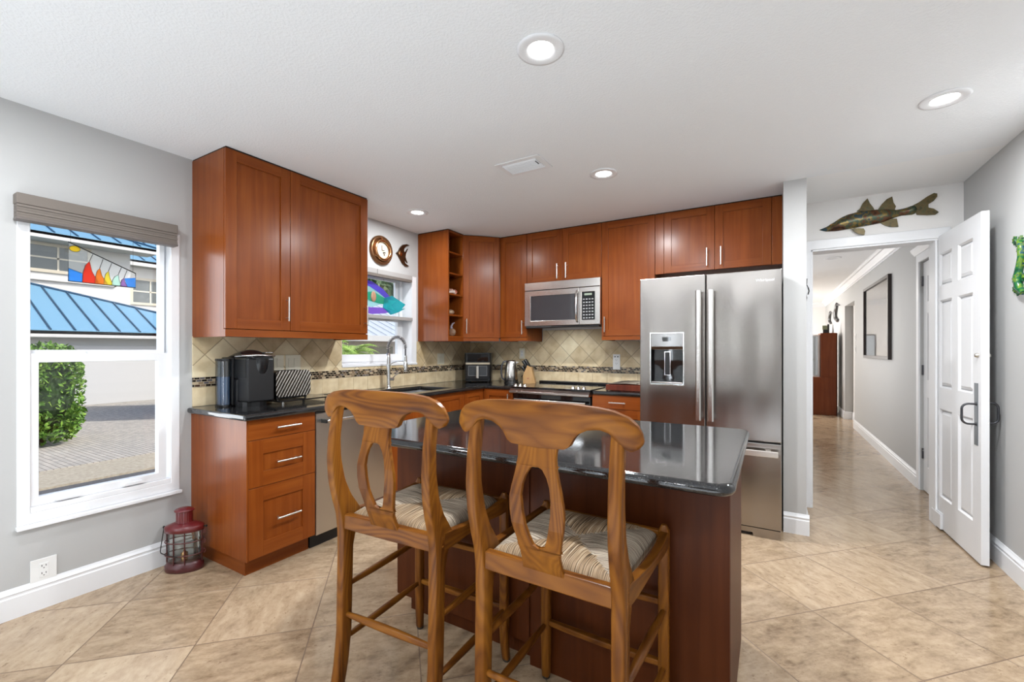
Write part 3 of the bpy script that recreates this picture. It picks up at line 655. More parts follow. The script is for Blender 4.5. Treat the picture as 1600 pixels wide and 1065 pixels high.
# --- back wall uppers face -y; width axis u=+x
YF = 3.917   # carcass front, door face at 3.897
def upper_back(label, x0, x1, z0, doors, rail=True, fill=(), name='wall_cabinet'):
    t = thing(name, label, 'cabinet', ((x0+x1)/2, YB, z0))
    zb = z0+(.036 if rail else 0)
    B('body', cherry, t, (x0, x0+.018, YF, YB-.012, z0, 2.434), (x1-.018, x1, YF, YB-.012, z0, 2.434), (x0+.018, x1-.018, YF, YB-.012, zb, zb+.018), (x0+.018, x1-.018, YF, YB-.012, 2.416, 2.434), (x0+.018, x1-.018, YB-.02, YB-.012, zb, 2.43))
    if rail: B('light_rail', cherry_h, t, (x0+.0005, x1-.0005, YF-.020, YF, z0, z0+.034), bevel=.001)
    for a0, a1, hd in doors: cab_door(t, (a0+G_, YF, zb+.002), PX, MY, a1-a0-2*G_, 2.434-zb-.002, hd, fw=.06)
    for f0, f1 in fill: B('filler', cherry, t, (f0, f1, YF-.018, YF, zb, 2.434), bevel=.001)
    B('ceiling_gap_shade', dark_gap, t, (x0+.002, x1-.002, YF-.012, YB-.015, 2.434, H))  # dark fill for the shaded gap up to the ceiling
    return t
upper_back('narrow single-door cherry wall cabinet between the corner cabinet and the microwave', -2.442, -2.1275, 1.355, [(-2.442, -2.1275, (.273, .03, .273, .17))])
mw_c = upper_back('short two-door cherry wall cabinet directly above the microwave', -2.126, -1.343, 1.933, [(-2.126, -1.7345, (.345, .02, .345, .165)), (-1.7345, -1.343, (.045, .02, .045, .165))], rail=False)
upper_back('tall single-door cherry wall cabinet between the microwave and the refrigerator', -1.3415, -.864, 1.355, [(-1.3415, -.864, (.035, .035, .035, .175))])
upper_back('wide cherry wall cabinet with two short doors above the refrigerator', -.8625, .074, 1.918, [(-.790, -.3925, (.34, .03, .34, .175)), (-.3925, .005, (.045, .03, .045, .175))], rail=False, fill=[(-.8625, -.7915), (.0065, .074)])

# --- base cabinets on the left wall
def base_drawers(label, x0, x1, y0, y1, face, zsplit, hx, toe=.06, endtoe=True):
    pass
bc = thing('base_cabinet', 'cherry three-drawer base cabinet under the coffee maker', 'cabinet', (XL, 1.55, 0))
B('body', cherry, bc, (XL, -2.491, 1.340, 1.750, .1, .879))
B('toe_kick', cherry_h, bc, (XL+.001, -2.54, 1.358, 1.748, .0005, .0995), bevel=.001)
# side cover panel hangs slightly proud
B('end_panel', cherry, bc, (XL+.0005, -2.472, 1.330, 1.3395, .1, .879), bevel=.001)
yh0, yh1 = .145, .295
cab_door(bc, (-2.491, 1.3405, .766), PY, PX, .408, .112, (yh0, .056, yh1, .056), 'drawer', flat=True)
cab_door(bc, (-2.491, 1.3405, .500), PY, PX, .408, .263, (yh0, .125, yh1, .125), 'drawer', fw=.082)
cab_door(bc, (-2.491, 1.3405, .104), PY, PX, .408, .393, (yh0, .195, yh1, .195), 'drawer', fw=.082)
sb = thing('base_cabinet', 'cherry two-door sink base cabinet below the sink', 'cabinet', (XL, 2.86, 0))
B('body', cherry, sb, (XL+.012, -2.491, 2.362, 2.38, .1, .879), (XL+.012, -2.491, 3.29, 3.308, .1, .879), (XL+.012, -2.491, 2.38, 3.29, .1, .118), (XL+.012, XL+.02, 2.38, 3.29, .118, .879))
B('toe_kick', cherry_h, sb, (XL+.03, -2.54, 2.362, 3.308, .0005, .0995))
cab_door(sb, (-2.491, 2.3635, .104), PY, PX, .470, .774, (.43, .60, .43, .74))
cab_door(sb, (-2.491, 2.8365, .104), PY, PX, .470, .774, (.04, .60, .04, .74))
kb = thing('corner_base_cabinet', 'cherry corner base cabinet with two meeting faces right of the sink', 'cabinet', (-2.8, 3.9, 0))
m = MB(); m.prism([(XL+.001, 3.3095), (-2.491, 3.3095), (-2.491, 3.651), (-2.1325, 3.651), (-2.1325, YB-.001), (XL+.001, YB-.001)], .1, .879, 'z'); m.build('body', cherry, kb)
m = MB(); m.prism([(XL+.001, 3.311), (-2.54, 3.311), (-2.54, 3.70), (-2.134, 3.70), (-2.134, YB-.02), (XL+.001, YB-.02)], .0005, .0995, 'z'); m.build('toe_kick', cherry_h, kb)
cab_door(kb, (-2.491, 3.311, .104), PY, PX, .317, .774)
cab_door(kb, (-2.469, 3.651, .104), PX, MY, .335, .774, (.295, .60, .295, .74))
rb = thing('base_cabinet', 'cherry drawer base cabinet between the range and the refrigerator', 'cabinet', (-1.1, YB, 0))
B('body', cherry, rb, (-1.335, -.872, 3.651, YB-.001, .1, .879))
B('toe_kick', cherry_h, rb, (-1.335, -.872, 3.70, YB-.02, .0005, .0995))
cab_door(rb, (-1.3335, 3.651, .766), PX, MY, .460, .112, (.155, .056, .295, .056), 'drawer', flat=True)
cab_door(rb, (-1.3335, 3.651, .500), PX, MY, .460, .263, (.155, .13, .295, .13), 'drawer', fw=.07)
cab_door(rb, (-1.3335, 3.651, .104), PX, MY, .460, .393, (.155, .2, .295, .2), 'drawer', fw=.07)

# --- dishwasher
dw = thing('dishwasher', 'stainless steel dishwasher beside the three-drawer cabinet', 'dishwasher', (XL, 2.06, 0))
B('door_panel', steel('dishwasher_stainless', (.56, .52, .47), .30, (420, 2, 2) if 0 else (3, 3, 300), .06), dw, (-2.53, -2.470, 1.755, 2.357, .095, .865), bevel=.004)
B('body', dark_gap, dw, (XL+.01, -2.531, 1.756, 2.356, .09, .875)); B('toe_panel', black_mat, dw, (XL+.1, -2.535, 1.757, 2.355, .001, .0895))
B('control_strip', black_pl, dw, (-2.53, -2.478, 1.757, 2.355, .866, .876))
m = MB(); m.tube([(-2.425, 1.80, .815), (-2.425, 2.31, .815)], .011, 12); m.build('bar_handle', stainless, dw)
for a_ in (1.79, 2.30): B('handle_mount', black_pl, dw, (-2.470, -2.418, a_, a_+.022, .803, .827), bevel=.003)

# --- worktops
def slab_bevel(m, name, par, z=.034):
    return m.build(name, granite_m, par, weld=True, bevel=.013, seg=4)
ct = thing('granite_worktop', 'polished black granite worktop running from the coffee maker round the corner to the range', 'worktop', (-2.77, 2.8, .88))
cx = [XL+.011, -2.94, -2.56, -2.435, -2.133]; cy = [1.300, 2.62, 3.22, 3.620, YB-.011]
def cf(i, j):
    if i == 3: return j == 3
    if i == 1 and j == 1: return False
    return True
slab_bevel(MB().cells(cx, cy, cf, .8803, .914, 'z'), 'slab', ct)
ct2 = thing('granite_worktop', 'short black granite worktop between the range and the refrigerator', 'worktop', (-1.1, 3.94, .88))
slab_bevel(MB().box(-1.3345, -.870, 3.620, YB-.011, .8803, .914), 'slab', ct2)
# sink
sk = thing('kitchen_sink', 'undermount steel sink set in the black worktop under the window', 'sink', (-2.75, 2.92, .70))
m = MB(); m.box(-2.95, -2.55, 2.61, 3.23, .862, .8795); 
def bowl(m, x0, x1, y0, y1, zt_, zb, t=.003):
    R = lambda d, z: [(x0+d, y0+d, z), (x1-d, y0+d, z), (x1-d, y1-d, z), (x0+d, y1-d, z)]
    for dd, zz0 in ((0, 1),):
        v = R(-.01, zt_)+R(0, zt_)+R(.012, zb)+R(.03, zb-.004)
        f = []
        for q in range(3):
            for k in range(4): a = q*4+k; b = q*4+(k+1) % 4; f.append((a, b, b+4, a+4))
        f.append((12, 13, 14, 15)); m.add(v, f)
m = MB(); bowl(m, -2.93, -2.57, 2.63, 3.21, .8795, .70); o = m.build('bowl', M('sink_steel', (.62, .62, .62), .3, 1), sk); sol = o.modifiers.new('s', 'SOLIDIFY'); sol.thickness = .002
m = MB(); m.lathe([(.045, .6975), (.045, .700), (.03, .7005), (.0301, .698), (.001, .698)], (-2.75, 2.92, 0), 24); m.build('drain', chrome, sk)
# faucet
fc = thing('spring_faucet', 'tall chrome spring-neck kitchen faucet behind the sink', 'faucet', (-2.99, 2.86, .914))
m = MB(); m.lathe([(.028, .9145), (.028, .922), (.021, .930), (.0185, .95), (.0185, 1.19), (.0165, 1.20), (.0165, 1.235), (.010, 1.24)], (-2.99, 2.86, 0), 20); m.build('column', chrome, fc)
arc = []
for k in range(41):
    t_ = k/40; a = PI*t_
    arc.append((-2.99+.105*(1-math.cos(a)), 2.86, 1.235+.04+.105*math.sin(a)))
arc = [(-2.99, 2.86, 1.235)]+arc+[(-2.78, 2.86, 1.20)]
m = MB(); m.tube(arc, .0065, 10); m.build('hose', dark_steel, fc)
m = MB(); tot = 230; sp = []
for k in range(tot+1):
    s_ = k/tot*(len(arc)-2); i = int(s_); fr_ = s_-i
    a = Vector(arc[i]); b = Vector(arc[min(i+1, len(arc)-1)]); p = a.lerp(b, fr_); tg = (b-a).normalized() if (b-a).length > 1e-6 else Vector((0, 0, -1))
    nn = tg.cross(Vector((0, 1, 0))).normalized(); an = k/tot*2*PI*20
    sp.append(tuple(p+(nn*math.cos(an)+Vector((0, 1, 0))*math.sin(an))*.0135))
m.tube(sp, .0029, 6); m.build('spring', chrome, fc)
m = MB(); m.lathe([(.012, 1.215), (.014, 1.20), (.013, 1.165), (.018, 1.15), (.021, 1.09), (.019, 1.075), (.008, 1.074)], (-2.78, 2.86, 0), 18, cap=True); m.build('spray_head', chrome, fc)
m = MB(); m.tube([(-2.985, 2.86, 1.125), (-2.94, 2.86, 1.148), (-2.87, 2.86, 1.165), (-2.795, 2.86, 1.168)], .005, 8); m.lathe([(.0155, 1.16), (.0155, 1.176)], (-2.78, 2.86, 0), 16, cap=True); m.build('support_arm', chrome, fc)
m = MB(); m.tube([(-2.985, 2.875, 1.0), (-2.985, 2.915, 1.0)], .0145, 14); m.tube([(-2.985, 2.905, 1.0), (-2.965, 2.915, 1.03), (-2.93, 2.93, 1.058)], [.006, .005, .004], 8); m.build('lever', chrome, fc)

# --- range
rg = thing('electric_range', 'slide-in electric range with black glass top below the microwave', 'range', (-1.735, 3.9, 0))
B('body', black_mat, rg, (-2.129, -1.339, 3.66, 4.246, .02, .905))
m = MB(); m.prism([(3.59, .905), (3.555, .880), (3.553, .862), (3.645, .862), (3.66, .905)], -2.129, -1.339, 'x'); m.build('control_panel', steel('range_steel', (.40, .36, .33), .28), rg, bevel=.003)
B('cooktop_glass', black_gl, rg, (-2.133, -1.3355, 3.588, 4.20, .9055, .921), bevel=.003)
B('back_lip', black_pl, rg, (-2.125, -1.343, 4.17, 4.244, .9215, .940), bevel=.004)
m = MB()
for (x, y, r) in ((-1.95, 3.78, .10), (-1.95, 4.03, .075), (-1.53, 3.78, .085), (-1.53, 4.03, .10)):
    m.lathe([(r, .9213), (r, .9216), (r-.003, .9216), (r-.003, .9213)], (x, y, 0), 36)
m.build('burner_ring', M('burner_print', (.10, .10, .10), .3), rg)
for k, x in enumerate((-2.085, -2.035, -1.985, -1.50, -1.45, -1.40)):
    m = MB(); m.X = Matrix.Translation((x, 3.60, .921)); m.lathe([(.021, 0), (.021, .004), (.0165, .007), (.015, .022), (.013, .024), (.001, .024)], n=18); m.box(-.003, .003, -.016, .016, .024, .028); m.build('knob', stainless, rg)
B('display', M('range_display', (.25, .22, .20), .2), rg, (-1.80, -1.69, 3.591, 3.625, .9212, .9222))
B('oven_door', black_gl, rg, (-2.122, -1.346, 3.628, 3.6595, .19, .855), bevel=.004)
B('storage_drawer', stainless, rg, (-2.122, -1.346, 3.63, 3.6595, .03, .182), bevel=.004)
m = MB(); m.tube([(-2.09, 3.585, .80), (-1.38, 3.585, .80)], .011, 12); m.tube([(-2.06, 3.63, .80), (-2.06, 3.585, .80)], .008, 8); m.tube([(-1.41, 3.63, .80), (-1.41, 3.585, .80)], .008, 8); m.build('oven_handle', stainless, rg)

# --- microwave
mw = thing('over_range_microwave', 'stainless over-the-range microwave under the short wall cabinet', 'microwave', (-1.735, 4.05, 1.50))
mx0, mx1, my = -2.127, -1.342, 3.853
B('body', black_mat, mw, (mx0+.001, mx1-.001, my+.03, YB-.013, 1.497, 1.9305), bevel=.003)
B('vent_panel', stainless, mw, (mx0, mx1, my, my+.03, 1.853, 1.9305), bevel=.003)
fmw = MB().cells([mx0, mx0+.068, -1.585, -1.545], [1.502, 1.552, 1.795, 1.849], lambda i, j: not (i == 1 and j == 1), my, my+.03, 'y').build('door', stainless, mw, weld=True, bevel=.003)
B('glass_window', noisy('microwave_glass', [(.4, (.045, .045, .05)), (.6, (.05, .05, .055))], 3, .08), fmw, (mx0+.0675, -1.5845, my+.006, my+.02, 1.5515, 1.7955))
m = MB(); m.tube([(-1.562, my-.001, 1.53), (-1.562, my-.028, 1.56), (-1.562, my-.036, 1.67), (-1.562, my-.028, 1.79), (-1.562, my-.001, 1.82)], [.010, .011, .012, .011, .010], 12); m.build('handle', chrome, mw)
MB().cells([-1.543, -1.518, -1.392, mx1], [1.502, 1.545, 1.805, 1.849], lambda i, j: not (i == 1 and j == 1), my, my+.03, 'y').build('control_frame', stainless, mw, weld=True, bevel=.003)
kp = B('keypad', black_gl, mw, (-1.519, -1.391, my+.003, my+.02, 1.544, 1.806))
m = MB()
for r_ in range(7):
    for c_ in range(4):
        m.box(-1.507+c_*.028, -1.507+c_*.028+.017, my+.0018, my+.0032, 1.558+r_*.029, 1.558+r_*.029+.010)
m.build('buttons', M('button_print', (.35, .35, .35), .5), kp)
B('clock_display', M('clock_display', (.1, .12, .1), .3, emit=(.5, .6, .45), es=.35), kp, (-1.493, -1.42, my+.0015, my+.0032, 1.773, 1.792))
B('bottom_vent', black_pl, mw, (mx0+.01, mx1-.01, my+.006, my+.05, 1.478, 1.4965), bevel=.004)

light('cooktop_lamp', 'AREA', (-1.735, 4.02, 1.474), .55, .3, .12, (0, 0, 0), (.88, .94, 1))
# --- refrigerator
fr = thing('refrigerator', 'stainless french-door refrigerator with water dispenser beside the wall', 'refrigerator', (-.4, 3.8, 0))
FX0, FX1, FY = -.864, .062, 3.396
B('cabinet_body', M('fridge_side_grey', (.12, .12, .125), .4), fr, (FX0+.006, FX1-.006, FY+.075, 4.2, .055, 1.795))
B('base_grille', dark_steel, fr, (FX0+.01, FX1-.01, FY+.05, 4.1, .02, .054))
m = MB(); m.prism([(FX0+.02, .0005), (FX1-.19, .0005), (FX1-.18, .022), (FX0+.02, .022)], FY+.035, FY+.06, 'y'); m.build('grille_slot', black_mat, fr)
m = MB(); m.prism([(FX0+.01, .060), (FX1-.004, .060), (FX1-.004, .0005), (FX1-.165, .0005), (FX1-.17, .026), (FX0+.01, .026)], FY+.012, FY+.05, 'y'); m.build('kick_plate', fridge_st, fr, bevel=.002)
xm = -.4
# left door with dispenser recess
dx0, dx1, dz0, dz1 = -.785, -.550, 1.010, 1.392
ld = MB().cells([FX0, dx0, dx1, xm-.003], [.651, dz0, dz1, 1.806], lambda i, j: not (i == 1 and j == 1), FY, FY+.068, 'y').build('left_door', fridge_st, fr, weld=True, bevel=.005)
rd = B('right_door', fridge_st, fr, (xm+.003, FX1, FY, FY+.068, .651, 1.806), bevel=.005)
fd = B('freezer_drawer', fridge_st, fr, (FX0, FX1, FY, FY+.068, .068, .640), bevel=.005)
B('door_gasket', black_mat, fr, (FX0+.008, FX1-.008, FY+.068, FY+.0745, .062, 1.80), (FX0+.008, FX1-.008, FY+.02, FY+.068, .6405, .6505), (xm-.0028, xm+.0028, FY+.02, FY+.068, .652, 1.80))
for (x0, x1) in ((-.462, -.424), (-.384, -.342)):
    p = ld if x0 < -.4 else rd
    m = MB(); m.prism([(x0, FY-.052), (x0+.008, FY-.060), (x1-.008, FY-.060), (x1, FY-.052), (x1, FY-.045), (x0, FY-.045)], .768, 1.688, 'z'); m.box(x0+.006, x1-.006, FY-.046, FY+.001, .785, .815); m.box(x0+.006, x1-.006, FY-.046, FY+.001, 1.64, 1.67); m.build('door_handle', steel('handle_steel_%d' % (x0*1000), (.62, .60, .58), .26), p, bevel=.003)
m = MB(); m.box(-.845, .042, FY-.058, FY-.045, .561, .600); m.box(-.80, -.77, FY-.046, FY+.001, .566, .595); m.box(-.03, .0, FY-.046, FY+.001, .566, .595); m.build('drawer_handle', steel('handle_steel_f', (.74, .70, .66), .3), fd, bevel=.003)
# dispenser
dsp = MB().cells([dx0-.006, dx0+.004, dx1-.004, dx1+.006], [dz0-.006, dz0+.008, dz1-.004, dz1+.006], lambda i, j: not (i == 1 and j == 1), FY-.004, FY+.01, 'y').build('dispenser_bezel', chrome, ld, weld=True, bevel=.002)
B('dispenser_recess', black_gl, ld, (dx0+.001, dx1-.001, FY+.055, FY+.066, dz0+.001, dz1-.12), (dx0+.001, dx0+.006, FY+.002, FY+.055, dz0+.001, dz1-.12), (dx1-.006, dx1-.001, FY+.002, FY+.055, dz0+.001, dz1-.12), (dx0+.006, dx1-.006, FY+.002, FY+.055, dz0+.001, dz0+.012))
m = MB(); m.prism([(FY+.001, dz1-.002), (FY+.003, dz1-.10), (FY+.012, dz1-.122), (FY+.06, dz1-.122), (FY+.06, dz1-.002)], dx0+.0015, dx1-.0015, 'x'); m.build('dispenser_panel', M('dispenser_chrome', (.28, .27, .265), .14, 1), ld, bevel=.002)
m = MB(); m.prism([(-.705, dz1-.03), (-.635, dz1-.03), (-.645, dz1-.062), (-.695, dz1-.062)], FY-.0005, FY+.003, 'y'); m.build('dispenser_display', black_gl, ld)
B('paddle', black_pl, ld, (-.688, -.652, FY+.044, FY+.054, dz0+.07, dz0+.24), bevel=.002)
MB().cells([-.692, -.688, -.652, -.648], [dz0+.066, dz0+.07, dz0+.24, dz0+.244], lambda i, j: not (i == 1 and j == 1), FY+.040, FY+.05, 'y').build('paddle_rim', chrome, ld, weld=True)
B('drip_tray', stainless, ld, (dx0+.008, dx1-.008, FY-.006, FY+.04, dz0+.0125, dz0+.018), bevel=.002)
def text(s_, size, mat_, parent, loc, rot, name='logo', ext=.0004, align='LEFT'):
    cu = bpy.data.curves.new('t', 'FONT'); cu.body = s_; cu.size = size; cu.extrude = ext; cu.align_x = align
    o = bpy.data.objects.new('t', cu); C.objects.link(o); bpy.context.view_layer.update()
    me = bpy.data.meshes.new_from_object(o.evaluated_get(bpy.context.evaluated_depsgraph_get())); bpy.data.objects.remove(o)
    me.materials.append(mat_); q = bpy.data.objects.new(name, me); C.objects.link(q); q.parent = parent
    q.location = Vector(loc)-Vector(parent['o']) if 'o' in parent else loc; q.rotation_euler = rot; return q
text('Whirlpool', .026, M('logo_silver', (.85, .85, .85), .3, .6), rd, (-.088, FY-.0008, 1.728), (PI/2, 0, 0))

# ------------------------------------------------------------------ island
isl = thing('island_cabinet', 'dark cherry kitchen island base behind the two bar stools', 'island', (-.84, 1.87, 0))
IX0, IX1, IY0, IY1 = -1.570, -.112, 1.560, 2.170
B('body', island_shaded, isl, (IX0+.004, IX1-.019, IY0+.018, IY1-.02, .1, .8795))
B('back_panel', island_shaded, isl, (IX0, -.852, IY0, IY0+.0175, .085, .8795), bevel=.001)
B('back_panel', island_shaded, isl, (-.836, IX1-.0005, IY0, IY0+.0175, .0005, .8795), bevel=.001)
B('batten', island_shaded, isl, (-.852, -.836, IY0-.008, IY0+.015, .085, .8795), bevel=.002)
B('end_panel', island_shaded, isl, (IX1-.018, IX1, IY0+.018, IY1, .0005, .8795), bevel=.001)
B('end_panel', island_shaded, isl, (IX0-.0, IX0+.0035, IY0+.018, IY1-.02, .1, .8795), bevel=.001)
B('toe_kick', island_shaded, isl, (IX0+.05, -.854, IY0+.045, IY0+.06, .0005, .0845), (-.838, IX1-.0195, IY0-.0115, IY0-.0005, .0005, .0845) if 0 else (IX0+.05, IX0+.065, IY0+.06, IY1-.08, .0005, .0995))
cab_door(isl, (IX1-.022, IY1-.02, .104), MX, PY, .47, .774, (.43, .60, .43, .74))
cab_door(isl, (IX1-.022-.475, IY1-.02, .104), MX, PY, .47, .774, (.04, .60, .04, .74))
cab_door(isl, (IX1-.022-.95, IY1-.02, .104), MX, PY, .478, .774, (.43, .60, .43, .74))
it = thing('granite_worktop', 'black granite island top with rounded corners in front of the refrigerator', 'worktop', (-.84, 1.75, .88))
def rrect(x0, x1, y0, y1, r, n=8):
    P_ = []
    for cx_, cy_, a0 in ((x1-r, y1-r, 0), (x0+r, y1-r, PI/2), (x0+r, y0+r, PI), (x1-r, y0+r, 1.5*PI)):
        for k in range(n+1): a = a0+PI/2*k/n; P_.append((cx_+r*math.cos(a), cy_+r*math.sin(a)))
    return P_
m = MB(); rings = []
tx = (-1.600, -.080, 1.262, 2.235)
for k in range(9):
    a = -PI/2+PI*k/8; d = .017*(1-math.cos(a)); z = .897+.0168*math.sin(a)
    rr_ = []
    for cx_, cy_, a0, q_ in ((tx[1], tx[3], 0, .05), (tx[0], tx[3], PI/2, .05), (tx[0], tx[2], PI, .25), (tx[1], tx[2], 1.5*PI, .055)):
        ox = cx_-q_ if cx_ == tx[1] else cx_+q_; oy = cy_-q_ if cy_ == tx[3] else cy_+q_
        for j_ in range(13): a_ = a0+PI/2*j_/12; rr_.append((ox+(q_-d)*math.cos(a_), oy+(q_-d)*math.sin(a_), z))
    rings.append(rr_)
m.loft(rings, cap=True); m.build('slab', granite_m, it)

# ------------------------------------------------------------------ bar stools
def interp(tab, z):
    if z <= tab[0][0]: return tab[0][1]
    for (a, va), (b, vb) in zip(tab, tab[1:]):
        if z <= b: t_ = (z-a)/(b-a); t_ = t_*t_*(3-2*t_) if False else t_; return va+(vb-va)*t_
    return tab[-1][1]
rush_l = None
def rush_mat(axis, name, c1, c2):
    m, nt, n, l, b = newmat(name); t = n.new('ShaderNodeTexCoord')
    mp = n.new('ShaderNodeMapping'); mp.inputs['Scale'].default_value = (6, 360, 6) if axis == 'y' else (360, 6, 6)
    no = n.new('ShaderNodeTexNoise'); no.inputs['Scale'].default_value = 1; no.inputs['Detail'].default_value = 2; no.inputs['Distortion'].default_value = .12
    l.new(t.outputs['Object'], mp.inputs[0]); l.new(mp.outputs[0], no.inputs['Vector'])
    r = ramp(n, [(.36, (.035, .022, .012)), (.45, c1), (.58, c2), (.70, (.60, .52, .40))]); l.new(no.outputs['Fac'], r.inputs[0]); l.new(r.outputs[0], b.inputs['Base Color'])
    b.inputs['Roughness'].default_value = .55; b.inputs['Specular IOR Level'].default_value = .3
    bp = n.new('ShaderNodeBump'); bp.inputs['Strength'].default_value = .9; bp.inputs['Distance'].default_value = .003
    l.new(no.outputs['Fac'], bp.inputs['Height']); l.new(bp.outputs[0], b.inputs['Normal']); return m
rush_x = rush_mat('x', 'woven_rush_front_back', (.24, .155, .085), (.43, .31, .19))
rush_y = rush_mat('y', 'woven_rush_sides_lit', (.25, .19, .14), (.46, .39, .30))  # side strands paler, the light falling on them put into the colour
OWr, OWf = .226, .236       # half outer widths rear / front
def make_stool(name, label):
    t = local(name, label, 'bar stool', (0, 0, 0))
    # rear legs/posts: side profile in (y,z); rear edge and front edge tables
    rear = [(0, -.262), (.06, -.252), (.14, -.236), (.25, -.224), (.55, -.218), (.62, -.219), (.68, -.226), (.74, -.243), (.80, -.256), (.88, -.262), (.96, -.256), (1.04, -.242), (1.075, -.235)]
    front = [(0, -.222), (.06, -.210), (.14, -.192), (.25, -.178), (.55, -.170), (.60, -.158), (.64, -.138), (.67, -.130), (.70, -.150), (.74, -.178), (.80, -.204), (.88, -.220), (.96, -.222), (1.04, -.210), (1.075, -.203)]
    for s_ in (-1, 1):
        rings = []
        z = 0.012
        while z < 1.0755:
            y0 = interp(rear, z); y1 = interp(front, z)
            xo = OWr if z < .7 else OWr+.004*min(1, (z-.7)/.2)
            w = .035 if z < .62 else .033
            # taper the top outward a little, rounded section
            x1 = xo*s_; x0 = (xo-w)*s_
            pr_ = [(x1, y0+.004), (x1-.004*s_, y0), (x0+.004*s_, y0), (x0, y0+.004), (x0, y1-.004), (x0+.004*s_, y1), (x1-.004*s_, y1), (x1, y1-.004)]
            if s_ > 0: pr_ = list(reversed(pr_))
            rings.append([(x, y, z) for x, y in pr_])
            z += .02
        m = MB(); m.loft([list(q) for q in rings]); o = m.build('leg', teak, t); 
        m = MB(); m.lathe([(.012, .0005), (.014, .004), (.014, .012)], ((OWr-.016)*s_, -.242, 0), 14, cap=True); m.build('floor_glide', rubber, o)
        # front leg with top finial knob
        rings = []
        tabx = [(0, .0), (.05, -.003), (.12, -.006), (.2, 0), (.7, 0)]
        for k in range(37):
            z = .012+k*(.688-.012)/36
            hw = .0165 if z > .15 else .0165-.003*(1-z/.15)
            cx_ = (OWf-.0165+(.006*(1-z/.12)**2 if z < .12 else 0))*s_; cy_ = .235+(.010*(1-z/.12)**2 if z < .12 else 0)
            if z > .672: hw = .0165*math.sqrt(max(.12, 1-((z-.672)/.0185)**2))
            ch = .004
            pr_ = [(hw, -hw+ch), (hw, hw-ch), (hw-ch, hw), (-hw+ch, hw), (-hw, hw-ch), (-hw, -hw+ch), (-hw+ch, -hw), (hw-ch, -hw)]
            rings.append([(cx_+a, cy_+b, z) for a, b in pr_])
        m = MB(); m.loft(rings); o = m.build('leg', teak, t)
        m = MB(); m.lathe([(.012, .0005), (.015, .004), (.015, .012)], ((OWf-.0115)*s_, .244, 0), 14, cap=True); m.build('floor_glide', rubber, o)
    # seat rails
    m = MB(); m.box(-OWr+.031, OWr-.031, -.214, -.186, .622, .676); m.build('seat_rail', teak_h, t, bevel=.004)
    m = MB(); m.box(-OWf+.030, OWf-.030, .226, .248, .625, .668); m.build('seat_rail', teak_h, t, bevel=.004)
    for s_ in (-1, 1):
        m = MB(); rings = []
        for k in range(15):
            v = k/14; y = -.175+v*.400
            x = (OWr-.012+(OWf-OWr)*v+.010*math.sin(PI*v))*s_
            zt_ = .676-.006*v-.010*math.sin(PI*v); zb = .616+.018*math.sin(PI*v)**2-.0*v
            r_ = [(x+.012*s_, y, zb), (x-.014*s_, y, zb), (x-.014*s_, y, zt_), (x+.012*s_, y, zt_)]
            if s_ > 0: r_.reverse()
            rings.append(r_)
        m.loft(rings, smooth=False); m.build('seat_rail', teak_y, t, bevel=.003)
    # rush seat: four woven triangles rising to the outer rim, meeting in the middle
    N = 18; hw = lambda v: OWr-.034+(OWf-OWr)*v
    def seatpt(u_, v_):          # u in -1..1, v in -1..1
        v01 = (v_+1)/2; x = u_*hw(v01); y = .012+v_*.196
        e = max(abs(u_), abs(v_)); 
        crown = .014*(1-e**6)-.012*(1-min(1, min(abs(abs(u_)-abs(v_))*5, 1))) * (1-e)**.3
        edge = -.020*max(0, (e-.86)/.14)**2
        return (x, y, .681+crown*.8+edge)
    grid = [[seatpt(-1+2*i/(2*N), -1+2*j/(2*N)) for i in range(2*N+1)] for j in range(2*N+1)]
    seat = MB(); 
    vs = [p for r_ in grid for p in r_]; W_ = 2*N+1
    for j in range(2*N):
        for i in range(2*N):
            u_ = -1+(2*i+1)/(2*N); v_ = -1+(2*j+1)/(2*N)
            seat.f.append([j*W_+i, j*W_+i+1, (j+1)*W_+i+1, (j+1)*W_+i]); seat.m.append(0 if abs(v_) > abs(u_) else 1); seat.sm.append(True)
    seat.v = [Vector(p) for p in vs]
    # skirt
    rim = [(i, 0) for i in range(2*N)]+[(2*N, j) for j in range(2*N)]+[(2*N-i, 2*N) for i in range(2*N)]+[(0, 2*N-j) for j in range(2*N)]
    b0 = len(seat.v); 
    for (i, j) in rim: p = seat.v[j*W_+i]; seat.v.append(Vector((p.x*.985, p.y, .634)))
    n_ = len(rim)
    for k in range(n_):
        (i, j), (i2, j2) = rim[k], rim[(k+1) % n_]
        seat.f.append([j*W_+i, b0+k, b0+(k+1) % n_, j2*W_+i2]); seat.m.append(0 if k//(2*N) in (0, 2) else 1); seat.sm.append(True)
    seat.f.append([b0+k for k in reversed(range(n_))]); seat.m.append(0); seat.sm.append(False)
    seat.build('seat', [rush_x, rush_y], t)
    # back splat with oval opening, built as quads between outer and inner outline
    ytab = [(.62, -.196), (.66, -.204), (.72, -.228), (.80, -.246), (.88, -.252), (.96, -.248), (1.04, -.238), (1.09, -.232)]
    outer = [(.655, .066), (.69, .060), (.72, .060), (.76, .068), (.80, .078), (.84, .082), (.87, .081), (.90, .075), (.93, .067), (.96, .060), (.99, .057), (1.03, .060)]
    inner = [(.735, .0), (.745, .017), (.77, .027), (.80, .035), (.84, .042), (.88, .044), (.91, .040), (.935, .031), (.955, .018), (.963, .0)]
    m = MB(); th_ = .014
    zsamp = sorted(set([z for z, _ in outer]+[z for z, _ in inner]+[.655+k*.015 for k in range(26)]))
    zsamp = [z for z in zsamp if z <= 1.03]
    for s_ in (-1, 1):
        for side in (0, 1):
            pass
